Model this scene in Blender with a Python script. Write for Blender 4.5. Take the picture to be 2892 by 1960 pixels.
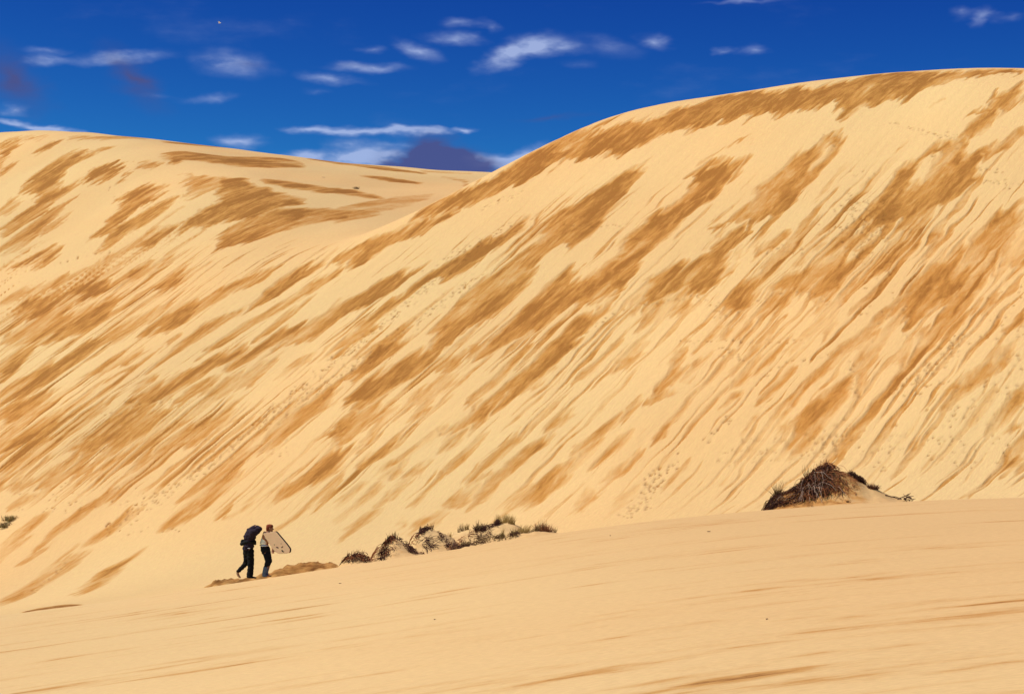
import bpy, bmesh, math, random
import numpy as np
from mathutils import Vector, Matrix, Quaternion

for o in list(bpy.data.objects): bpy.data.objects.remove(o, do_unlink=True)
scene = bpy.context.scene
COL = scene.collection

# ---------------------------------------------------------------- camera
cam_data = bpy.data.cameras.new('camera')
cam = bpy.data.objects.new('camera', cam_data); COL.objects.link(cam)
cam.location = (0, 0, 0); cam.rotation_euler = (math.radians(90), 0, 0)
cam_data.sensor_width = 36.0
cam_data.lens = 36.0*5200.0/2892.0
cam_data.shift_y = (1250.0-980.0)/2892.0
cam_data.clip_start = .5; cam_data.clip_end = 20000
scene.camera = cam
scene.render.resolution_x = 1024; scene.render.resolution_y = 693
scene.render.engine = 'CYCLES'
scene.cycles.max_bounces = 4; scene.cycles.diffuse_bounces = 3; scene.cycles.glossy_bounces = 1

# ---------------------------------------------------------------- exposure
scene.view_settings.view_transform = 'Standard'
scene.view_settings.look = 'None'
scene.view_settings.exposure = 0.31
scene.view_settings.gamma = 1.0
scene.view_settings.use_curve_mapping = False

# ---------------------------------------------------------------- sun
SUN_DIR = Vector((-.56, -.06, .83)).normalized()
SUN_EL = math.asin(SUN_DIR.z); SUN_ROT = math.atan2(SUN_DIR.x, SUN_DIR.y)
sun_data = bpy.data.lights.new('sun', 'SUN'); sun_data.energy = 4.4; sun_data.angle = math.radians(.53)
sun_data.color = (1.0, .93, .82)
sun = bpy.data.objects.new('sun', sun_data); COL.objects.link(sun)
sun.rotation_euler = SUN_DIR.to_track_quat('Z', 'Y').to_euler(); sun.location = (-60, 0, 90)

# ---------------------------------------------------------------- sky with broken cloud
world = bpy.data.worlds.new('World'); scene.world = world; world.use_nodes = True
wn, wl = world.node_tree.nodes, world.node_tree.links
wn.clear()
def N(t, **k):
    n = wn.new(t)
    for a, b in k.items(): setattr(n, a, b)
    return n
def wmath(op, a, b=None, clamp=False):
    n = N('ShaderNodeMath', operation=op, use_clamp=clamp)
    for i, v in enumerate((a, b)):
        if v is None: continue
        if isinstance(v, (int, float)): n.inputs[i].default_value = v
        else: wl.new(v, n.inputs[i])
    return n.outputs[0]
SKY_STRENGTH = .09
sky = N('ShaderNodeTexSky', sky_type='NISHITA', sun_disc=False)
sky.sun_elevation = SUN_EL; sky.sun_rotation = SUN_ROT
sky.altitude = 0; sky.air_density = .6; sky.dust_density = 0; sky.ozone_density = 4.0
sep_c = N('ShaderNodeSeparateColor'); wl.new(sky.outputs[0], sep_c.inputs[0])
com_c = N('ShaderNodeCombineColor')
for i, (k, pw) in enumerate(((36.0, 3.0), (60.0, 3.0), (12.0, 1.5))):       # deep, polarised blue
    wl.new(wmath('MULTIPLY', wmath('POWER', wmath('MULTIPLY', sep_c.outputs[i], .1), pw), k), com_c.inputs[i])
tc = N('ShaderNodeTexCoord'); sep = N('ShaderNodeSeparateXYZ'); wl.new(tc.outputs['Generated'], sep.inputs[0])
az = wmath('ARCTAN2', sep.outputs[0], sep.outputs[1])
el = wmath('ARCSINE', sep.outputs[2])
comb = N('ShaderNodeCombineXYZ'); wl.new(az, comb.inputs[0]); wl.new(el, comb.inputs[1])
def wnoise(scale, stretch, detail, rough, seed):
    m = N('ShaderNodeMapping'); m.inputs['Scale'].default_value = (scale, scale*stretch, 1); m.inputs['Location'].default_value = (seed, seed*1.7, seed)
    wl.new(comb.outputs[0], m.inputs[0])
    n = N('ShaderNodeTexNoise', noise_dimensions='2D'); n.inputs['Scale'].default_value = 1; n.inputs['Detail'].default_value = detail; n.inputs['Roughness'].default_value = rough
    wl.new(m.outputs[0], n.inputs['Vector'])
    return n
nw = wnoise(48, 2.2, 3, .5, 3.1)
off = N('ShaderNodeVectorMath', operation='SUBTRACT'); wl.new(nw.outputs['Color'], off.inputs[0]); off.inputs[1].default_value = (.5, .5, .5)
offs = N('ShaderNodeVectorMath', operation='MULTIPLY'); wl.new(off.outputs[0], offs.inputs[0]); offs.inputs[1].default_value = (.020, .006, 0)
warp = N('ShaderNodeVectorMath', operation='ADD'); wl.new(comb.outputs[0], warp.inputs[0]); wl.new(offs.outputs[0], warp.inputs[1])
def ang(x, y):
    dx, dz = (x-1446)/5200, (1250-y)/5200
    return math.atan2(dx, 1), math.atan2(dz, math.hypot(dx, 1))
_turned = {}
def turned(rot):
    """the warped direction, turned by one of a few tilts"""
    rot = min((-42, -14, -6, 0, 6, 22), key=lambda q: abs(q-rot))
    if rot not in _turned:
        if rot == 0: _turned[rot] = warp.outputs[0]
        else:
            m = N('ShaderNodeMapping'); m.inputs['Rotation'].default_value = (0, 0, math.radians(-rot)); wl.new(warp.outputs[0], m.inputs[0])
            _turned[rot] = m.outputs[0]
    return rot, _turned[rot]
def cloud_sum(items):
    acc = None
    for (x, y, hw, hh, rot, st) in items:
        a, e = ang(x, y)
        rot, src = turned(rot)
        c, s = math.cos(math.radians(-rot)), math.sin(math.radians(-rot))
        a, e = a*c - e*s, a*s + e*c
        kx, ky = 5200/(hw*1.3), 5200/(hh*1.35)
        m = N('ShaderNodeVectorMath', operation='MULTIPLY_ADD'); wl.new(src, m.inputs[0])
        m.inputs[1].default_value = (kx, ky, 0); m.inputs[2].default_value = (-a*kx, -e*ky, 0)
        g = N('ShaderNodeTexGradient', gradient_type='QUADRATIC_SPHERE'); wl.new(m.outputs[0], g.inputs[0])
        f = N('ShaderNodeMath', operation='MULTIPLY_ADD'); wl.new(g.outputs['Fac'], f.inputs[0]); f.inputs[1].default_value = st*1.75
        if acc is None: f.inputs[2].default_value = 0
        else: wl.new(acc, f.inputs[2])
        acc = f.outputs[0]
    return acc
# clouds seen over the dunes: direction, size, tilt, density
WHITE = [(125,171,75,17,0,.42),(330,163,150,19,4,.55),(128,144,60,12,0,.2),(655,182,120,36,-8,.34),(600,277,90,12,8,.18),
 (28,310,50,18,0,.42),(110,359,210,9,-3,.8),(1040,193,125,16,3,.5),(930,223,100,16,-4,.34),(1040,143,50,12,0,.16),
 (1185,143,85,24,-14,.42),(1285,109,90,20,-8,.42),(1310,70,65,14,0,.2),(1380,73,40,16,-20,.2),
 (1440,157,110,30,20,.75),(1520,128,110,32,8,.62),(1590,135,70,20,0,.3),(1710,130,95,30,-10,.14),(1847,121,58,24,-8,.45),
 (2130,140,56,16,0,.3),(2040,143,30,10,0,.2),(2770,46,38,26,25,.34),(2714,34,34,18,0,.24),(2840,50,40,14,0,.12),(2100,5,120,7,0,.22),
 (880,369,90,14,0,.95),(1010,370,120,14,0,.9),(1150,370,120,14,-2,.95),(1225,371,50,12,0,.6),(1307,367,44,9,0,.95),
 (990,452,150,36,4,1.0),(1060,440,70,30,0,.8),(860,455,120,24,0,.7),(680,402,80,22,0,.5),(990,404,80,18,0,.34),(1120,410,60,14,0,.22),(860,440,90,16,0,.3),
 (1410,458,90,26,0,1.0),(1490,447,80,30,25,1.0),(1350,450,60,18,0,.4),(450,275,60,8,0,.06),(900,256,60,10,0,.1),(1640,180,60,14,0,.08)]
DARK = [(378,222,125,54,-42,.62),(40,225,125,74,-35,.68),(320,170,80,14,0,.25),(700,186,60,16,0,.2),
 (1225,425,90,56,0,1.0),(1180,455,130,46,6,1.1),(1290,455,140,46,-8,1.1),(1240,470,190,30,0,1.2),(1000,188,60,8,0,.1),(1560,335,130,10,4,.25)]
nd = wnoise(60, 2.6, 4, .5, 9.4)
mod = N('ShaderNodeMapRange'); wl.new(nd.outputs['Fac'], mod.inputs[0])
mod.inputs[1].default_value = .30; mod.inputs[2].default_value = .66; mod.inputs[3].default_value = .3; mod.inputs[4].default_value = 1.0
# thin wisps that go on all round the sky
ng = wnoise(9, 3.4, 6, .6, 21.0)
gen = N('ShaderNodeMapRange', interpolation_type='SMOOTHSTEP'); wl.new(ng.outputs['Fac'], gen.inputs[0])
gen.inputs[1].default_value = .58; gen.inputs[2].default_value = .85; gen.inputs[3].default_value = 0; gen.inputs[4].default_value = .06
dW = wmath('MULTIPLY', wmath('ADD', cloud_sum(WHITE), gen.outputs[0]), mod.outputs[0])
dW = wmath('MINIMUM', dW, .72)
dD = wmath('MINIMUM', wmath('MULTIPLY', cloud_sum(DARK), wmath('ADD', wmath('MULTIPLY', mod.outputs[0], .5), .5)), .92)
mixw = N('ShaderNodeMix', data_type='RGBA'); wl.new(dW, mixw.inputs['Factor']); wl.new(com_c.outputs[0], mixw.inputs['A'])
mixw.inputs['B'].default_value = (4.1, 5.0, 7.6, 1)
mixd = N('ShaderNodeMix', data_type='RGBA'); wl.new(dD, mixd.inputs['Factor']); wl.new(mixw.outputs['Result'], mixd.inputs['A'])
mixd.inputs['B'].default_value = (.64, .78, 2.3, 1)
bg = N('ShaderNodeBackground'); bg.inputs['Strength'].default_value = SKY_STRENGTH; wl.new(mixd.outputs['Result'], bg.inputs['Color'])
world.cycles.sampling_method = 'NONE'
wo = N('ShaderNodeOutputWorld'); wl.new(bg.outputs[0], wo.inputs[0])

# ---------------------------------------------------------------- helpers
def link(o, parent=None):
    COL.objects.link(o)
    if parent is not None: o.parent = parent
    return o
def tag(o, label, cat, group=None):
    o['label'] = label; o['category'] = cat
    if group: o['group'] = group
    return o
def structure(o): o['kind'] = 'structure'; return o
def mesh_obj(name, verts, faces, mat=None, parent=None, smooth=False):
    me = bpy.data.meshes.new(name); me.from_pydata([tuple(v) for v in verts], [], faces); me.update()
    if smooth: me.polygons.foreach_set('use_smooth', [True]*len(me.polygons))
    if mat: me.materials.append(mat)
    return link(bpy.data.objects.new(name, me), parent)
def empty(name, loc):
    o = bpy.data.objects.new(name, None); o.location = loc; o.empty_display_size = .2
    return link(o)
def adopt(child, root):
    """make a world-space mesh a part of its thing"""
    child.parent = root
    child.matrix_parent_inverse = Matrix.Translation(-Vector(root.location))
    return child
def new_mat(name):
    m = bpy.data.materials.new(name); m.use_nodes = True
    return m, m.node_tree.nodes, m.node_tree.links, m.node_tree.nodes['Principled BSDF']
def plain(name, col, rough=.9, var=.25, scale=12, spec=.2):
    m, n, l, p = new_mat(name)
    t = n.new('ShaderNodeTexNoise'); t.inputs['Scale'].default_value = scale; t.inputs['Detail'].default_value = 4
    co = n.new('ShaderNodeTexCoord'); l.new(co.outputs['Object'], t.inputs['Vector'])
    r = n.new('ShaderNodeMix'); r.data_type = 'RGBA'
    r.inputs['A'].default_value = tuple(c*(1-var) for c in col)+(1,); r.inputs['B'].default_value = tuple(min(c*(1+var), 1) for c in col)+(1,)
    l.new(t.outputs['Fac'], r.inputs['Factor']); l.new(r.outputs['Result'], p.inputs['Base Color'])
    p.inputs['Roughness'].default_value = rough; p.inputs['Specular IOR Level'].default_value = spec
    return m
# ---------------------------------------------------------------- terrain maths
F_PX, CX, YH = 5200.0, 1446.0, 1250.0      # focal length (photo pixels), centre column, horizon row

def smin(a, b, k):
    h = np.clip(.5 + .5*(b-a)/k, 0, 1)
    return b + (a-b)*h - k*h*(1-h)
def smax(a, b, k): return -smin(-a, -b, k)
def sstep(a, b, x):
    t = np.clip((x-a)/(b-a), 0, 1)
    return t*t*(3-2*t)

def _hash(ix, iy, seed):
    h = (ix.astype(np.int64)*374761393 + iy.astype(np.int64)*668265263 + seed*974634777) & 0x7fffffff
    h = ((h ^ (h >> 13))*1274126177) & 0x7fffffff
    return h ^ (h >> 16)
def noise(x, y, seed=0):
    """gradient noise, about -0.7..0.7"""
    x = np.asarray(x, float); y = np.asarray(y, float)
    ix = np.floor(x); iy = np.floor(y); fx = x-ix; fy = y-iy
    u = fx*fx*fx*(fx*(fx*6-15)+10); v = fy*fy*fy*(fy*(fy*6-15)+10)
    def g(dx, dy):
        a = _hash(ix+dx, iy+dy, seed) % 4096*(2*np.pi/4096)
        return np.cos(a)*(fx-dx) + np.sin(a)*(fy-dy)
    a, b, c, d = g(0, 0), g(1, 0), g(0, 1), g(1, 1)
    return (a + (b-a)*u) + ((c + (d-c)*u) - (a + (b-a)*u))*v
def fbm(x, y, seed=0, octv=3, gain=.5):
    t = 0; amp = 1.0; f = 1.0
    for o in range(octv):
        t = t + amp*noise(x*f, y*f, seed+o*17); amp *= gain; f *= 2.03
    return t

# slip face: a plane at the angle of repose, facing the viewer and a little left
RX, RY = .65, .76                          # up-slope direction on the map
def s_of(X, Y): return RY*X - RX*Y         # along the face
def r_of(X, Y): return RX*X + RY*Y         # up the face
BRINK_S = np.array([-400, -260, -215, -190, -172, -163, -157, -153.5, -150, -146, -140, -131, -121, -111, -99, -87, -60, 0])
BRINK_Z = np.array([10., 10, 14, 22, 27.0, 31, 36.2, 41.0, 43.6, 44.6, 45.0, 45.2, 45.3, 44.9, 43.7, 41.4, 37, 28])
TOP_X = np.array([-200, -110, -78, -48, -26, -3, 40, 200]); TOP_Z = np.array([72., 68.5, 62.3, 59.6, 55.8, 54.6, 54, 53])
LX = np.array([-120, -60, -30, -16.7, -12, -8.1, -5.4, -2.8, 0, 2.9, 5.6, 8.35, 13.1, 16.7, 30, 60, 120])
LZ = np.array([-13.5, -9.8, -7.1, -5.62, -5.02, -4.42, -4.0, -3.62, -3.16, -2.72, -2.42, -2.17, -1.90, -1.80, -1.6, -1.4, -1.2])
def soft_interp(x, xs, zs, w):
    return (np.interp(x-w, xs, zs) + 2*np.interp(x-w/2, xs, zs) + 2*np.interp(x, xs, zs)
            + 2*np.interp(x+w/2, xs, zs) + np.interp(x+w, xs, zs))/8

# mounds behind the near crest: outline (photo pixels, read as a profile across the mound), distance, depth in front / behind
MOUNDS = [
 ([(560,1660),(590,1650),(620,1640),(650,1634),(690,1636),(725,1627),(760,1615),(800,1602),(850,1590),(900,1588),(940,1590),(975,1600)], 61.9, .38, 2.2, 'scarp'),
 ([(955,1604),(968,1588),(985,1576),(1005,1571),(1025,1572),(1040,1580),(1060,1598)], 61.6, .9, 1.3, 'veg'),
 ([(1040,1585),(1062,1560),(1085,1541),(1100,1529),(1115,1522),(1130,1527),(1150,1540),(1175,1556),(1210,1572),(1235,1580)], 62.8, 1.3, 1.6, 'veg'),
 ([(1130,1540),(1165,1517),(1180,1506),(1195,1498),(1212,1496),(1235,1502),(1262,1512),(1285,1524),(1310,1534)], 66.0, 1.6, 1.8, 'veg'),
 ([(1220,1530),(1270,1511),(1310,1500),(1345,1497),(1365,1493),(1385,1489),(1405,1483),(1430,1480),(1455,1484),(1475,1496),(1520,1512)], 68.0, 2.4, 2.5, 'sand'),
 ([(1280,1555),(1305,1541),(1335,1530),(1370,1525),(1420,1517),(1470,1507),(1510,1500),(1535,1502),(1560,1508),(1590,1513),(1620,1514)], 63.2, 1.6, 1.6, 'sand'),
 ([(2140,1446),(2160,1436),(2185,1408),(2223,1392),(2249,1382),(2275,1362),(2303,1341),(2326,1330),(2344,1328),(2367,1333),(2400,1350),(2438,1369),(2464,1379),(2496,1398),(2529,1413),(2560,1421),(2600,1425)], 63.4, 1.5, 2.0, 'veg'),
]
def base_ground(X, Y):
    """wind-packed flat in front, its crest at Y about 59, the hollow behind it"""
    L = soft_interp(X, LX, LZ, 2.2) + .10
    fl = -8.4 + .14*np.clip(X, -90, 90) + .01*(np.clip(Y, 0, 200)-110)*0
    return L + (fl-L)*sstep(57.0, 88.0, Y)
def mound_height(X, Y):
    h = np.zeros(np.broadcast(X, Y).shape)
    for pts, Y0, fr, bk, kind in MOUNDS:
        px = np.array([p[0] for p in pts]); py = np.array([p[1] for p in pts])
        mx = (px-CX)/F_PX*Y0; mz = (YH-py)/F_PX*Y0
        add = np.maximum(mz - base_ground(mx, np.full(len(mx), Y0)), 0.0)
        add[0] = 0; add[-1] = 0
        prof = np.interp(X, mx, add)
        d = Y - Y0
        d = np.where(d < 0, d/fr, d/bk)
        h = np.maximum(h, prof*np.exp(-np.abs(d)**2.2))
    return h
def face_height(X, Y):
    s = s_of(X, Y); r = r_of(X, Y)
    P = -7 + .65*(r-114) + .75*fbm(s*.03, r*.02, 5, 2) + .34*noise(s*.09, r*.035, 9)
    zb = soft_interp(s, BRINK_S, BRINK_Z, 5)
    t = np.clip((Y-238)/150, 0, 1)
    zt = soft_interp(X, TOP_X, TOP_Z, 20)
    Fz = 25 + (zt-25)*(1-(1-t)**1.55) - np.clip(Y-400, 0, 200)*.18 - np.clip(238-Y, 0, 100)*.05
    Fz = Fz + .9*noise(X*.03, Y*.02, 31) + .35*noise(X*.08, Y*.06, 33)
    R = zb - .004*np.clip(r-190, 0, 200)**1.5
    cap = smax(R, Fz, 3.0)
    return smin(P, cap, 5.0)
def H(X, Y, mounds=True):
    X = np.asarray(X, float); Y = np.asarray(Y, float)
    g = base_ground(X, Y)
    g = np.where(Y > 84, smax(g, face_height(X, Y), 5.0*sstep(84, 110, Y)+.01), g)
    if mounds: g = g + np.where((Y > 55) & (Y < 80), mound_height(X, Y), 0)
    return g
def hits(px, py, y0=84.0, y1=440.0):
    """where lines of sight through photo pixels meet the bare sand (used to set out what lies on it)"""
    px = np.atleast_1d(np.asarray(px, float)); py = np.atleast_1d(np.asarray(py, float))
    a = ((px-CX)/F_PX)[:, None]; e = ((YH-py)/F_PX)[:, None]
    t = np.linspace(0, 1, 220)[None, :]; Ys = np.repeat(y0*(y1/y0)**t, len(px), 0)
    d = H(a*Ys, Ys, False) - e*Ys
    i = np.argmax(d > 0, 1); none = ~(d > 0).any(1); i[none] = np.argmax(d/Ys, 1)[none]
    k = np.arange(len(px)); lo = np.maximum(i-1, 0)
    for _ in range(1):
        A, B = Ys[k, lo], Ys[k, i]; da, db = d[k, lo], d[k, i]
        f = np.where((db > 0) & (da < 0), -da/np.where(db-da == 0, 1, db-da), 1.0)
    Yv = A + (B-A)*f
    return a[:, 0]*Yv, Yv
def hit(px, py, y0=12.0, y1=440.0, flat=True):
    x, y = hits([px], [py], y0, y1)
    return float(x[0]), float(y[0])
# ---------------------------------------------------------------- dark damp sand: traced outlines, laid on the slope
TILES = {'A': (0,350,2.324), 'B': (950,350,2.324), 'C': (1892,180,2.324), 'D': (0,740,2.324), 'E': (950,740,2.324),
         'F': (1892,560,2.324), 'G': (1892,940,2.324), 'H': (0,1120,2.324), 'I': (950,1120,2.324), 'J': (0,1380,4.145),
         'P': (0,0,1.0), 'K': (1446,1000,1.607), 'L': (0,1000,1.607)}
POLY = [
('A',.7,[0,130,60,110,125,115,110,150,50,210,20,290,0,300]),
('A',.8,[165,395,230,330,350,240,440,190,500,170,610,190,600,215,500,260,420,310,390,380,380,440,330,500,290,540,230,520,200,440,170,430]),
('A',1.,[575,330,610,290,700,265,780,260,800,310,740,350,660,385,590,400,570,370]),
('A',.75,[630,720,700,640,780,560,790,480,870,440,930,415,1000,410,1060,430,1060,470,990,520,900,540,840,600,760,690,700,730,640,740]),
('A',.85,[1440,350,1610,365,1640,400,1740,420,1800,450,1900,470,2000,500,1990,530,1850,550,1750,580,1640,620,1500,640,1380,660,1260,680,1190,730,1180,700,1200,640,1290,600,1330,550,1440,520,1450,470,1420,400]),
('A',.6,[1190,330,1300,345,1480,355,1480,400,1420,420,1400,430,1290,480,1220,480,1240,380]),
('A',.8,[1430,745,1450,710,1560,650,1600,620,1700,590,1800,570,1950,550,2150,560,2324,570,2324,620,2150,640,2000,670,1850,700,1750,740,1640,780,1540,800,1430,840,1470,790]),
('A',.85,[1060,195,1190,180,1330,195,1500,215,1700,215,1850,225,1950,245,2010,275,1950,288,1750,290,1550,280,1400,260,1250,240,1180,240,1150,265,1110,230]),
('A',.7,[900,255,960,235,1030,255,1040,280,1000,290,920,280]),
('A',.7,[100,920,200,870,300,820,370,830,380,870,300,930]),
('P',.9,[1450,470,1540,420,1620,400,1700,372,1800,345,1900,313,1950,298,2010,280,2100,262,2200,252,2300,243,2400,229,2450,216,2560,204,2700,199,2892,197,2892,205,2800,212,2700,222,2640,240,2570,265,2500,290,2405,308,2390,295,2300,305,2200,315,2100,330,2000,358,1900,378,1860,395,1800,415,1700,440,1620,450,1560,465,1480,510,1420,540,1330,570,1250,600,1170,625,1200,585,1290,545,1370,515]),
('P',.7,[1420,487,1500,430,1600,378,1690,345,1740,334,1700,362,1600,408,1520,445,1440,486]),
('B',.85,[2020,265,1990,330,1940,390,1880,480,1830,530,1760,600,1730,670,1650,740,1560,800,1400,820,1340,900,1310,930,1100,930,1200,860,1330,770,1400,690,1370,670,1450,600,1560,530,1650,470,1750,410,1850,360,1930,320]),
('B',.85,[2324,350,2324,560,2250,630,2240,700,2130,770,2050,840,1950,930,1760,930,1880,840,1930,740,2050,650,2090,600,2180,550,2280,490,2310,440]),
('B',.6,[0,570,150,560,280,570,290,600,200,620,50,640,0,650]),
('B',.45,[0,560,200,510,400,480,650,460,600,490,480,540,350,570,200,600]),
('C',.95,[130,740,200,680,300,670,410,660,400,720,330,820,290,890,200,880,60,930,0,930,60,910,130,850]),
('C',.8,[1090,470,1110,530,1080,620,1030,690,950,760,860,840,790,930,520,930,590,850,600,800,700,720,780,640,850,570,960,510]),
('C',.85,[2010,650,2005,750,1930,830,1840,900,1800,930,1380,930,1420,800,1460,720,1500,670,1590,650,1700,560,1800,490,1850,500,1920,560,1980,600]),
('C',.8,[2324,125,2250,150,2180,190,2110,205,2150,240,2000,310,2120,310,2200,300,2324,260]),
('D',.85,[420,200,480,160,580,140,700,105,780,110,770,140,690,190,560,240,450,250]),
('D',.85,[800,110,870,50,960,0,1060,0,980,70,880,120,790,160]),
('D',.72,[100,340,150,250,230,210,350,210,400,260,520,300,660,280,720,330,660,400,560,440,420,470,300,500,150,530,0,560,0,500,150,430,230,380]),
('E',.8,[1330,0,1290,90,1240,170,1200,220,1100,300,980,350,860,420,800,490,720,540,640,590,560,640,560,600,640,560,660,480,680,400,760,300,820,220,920,150,1000,90,1100,20,1130,0]),
('E',.88,[1500,30,1540,20,1560,60,1600,60,1640,110,1700,70,1830,0,1960,0,1920,100,1880,200,1800,230,1650,250,1540,290,1440,360,1330,430,1200,470,1120,540,1020,600,920,660,950,580,1060,460,1170,350,1250,270,1330,190,1420,100]),
('E',.9,[2200,10,2230,60,2200,130,2260,90,2324,40,2324,220,2180,240,2060,270,1980,290,2030,180,2090,80]),
('E',.62,[2324,240,2324,330,2250,370,2160,350,2090,430,2020,450,1990,390,2060,290,2200,240]),
('E',.7,[1800,270,1790,340,1700,420,1600,480,1560,570,1500,640,1400,700,1340,790,1230,860,1120,930,940,930,1060,840,1150,770,1250,690,1330,590,1450,500,1560,380,1700,310]),
('F',.8,[0,40,100,0,290,0,200,50,110,110,60,180,30,230,0,240]),
('F',.78,[560,0,840,0,790,80,700,110,620,100,560,150,520,250,480,260,480,150,430,130,320,200,230,260,220,240,340,180,450,100,520,40]),
('F',.5,[230,250,330,230,300,280,250,300]),
('F',.88,[360,250,430,230,420,300,400,380,360,480,320,560,260,580,180,610,100,650,0,660,0,540,100,470,180,400,280,370,310,290]),
('F',.75,[640,520,600,620,560,680,470,720,390,750,310,790,320,700,400,610,480,560,560,530]),
('F',.7,[1220,240,1180,330,1100,360,1020,380,1050,320,1120,270]),
('F',.82,[1000,400,1080,370,1180,370,1160,480,1120,570,1040,640,960,620,860,610,750,620,660,640,690,570,780,520,860,500,920,440]),
('F',.65,[870,620,780,680,720,770,600,780,620,720,690,640,780,620]),
('F',.45,[880,630,1000,650,1060,700,980,740,890,740,930,680]),
('F',.88,[1390,0,1860,0,1730,60,1600,130,1500,170,1400,200,1340,120,1350,60]),
('F',.8,[2060,420,1990,540,1900,610,1800,640,1720,710,1650,800,1590,840,1560,700,1480,740,1400,800,1330,870,1240,930,1200,920,1300,840,1440,700,1540,640,1640,520,1760,440,1880,390,2000,380]),
('F',.68,[2170,60,2324,0,2324,430,2250,400,2200,340,2130,330,2060,400,1950,390,2000,280,2080,200,2130,120]),
('H',.72,[780,100,930,70,1000,90,1130,80,1060,150,980,240,880,310,760,350,640,350,580,310,590,250,680,180]),
('H',.6,[2324,140,2200,220,2080,270,2060,300,2200,310,2324,250]),
]
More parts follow.
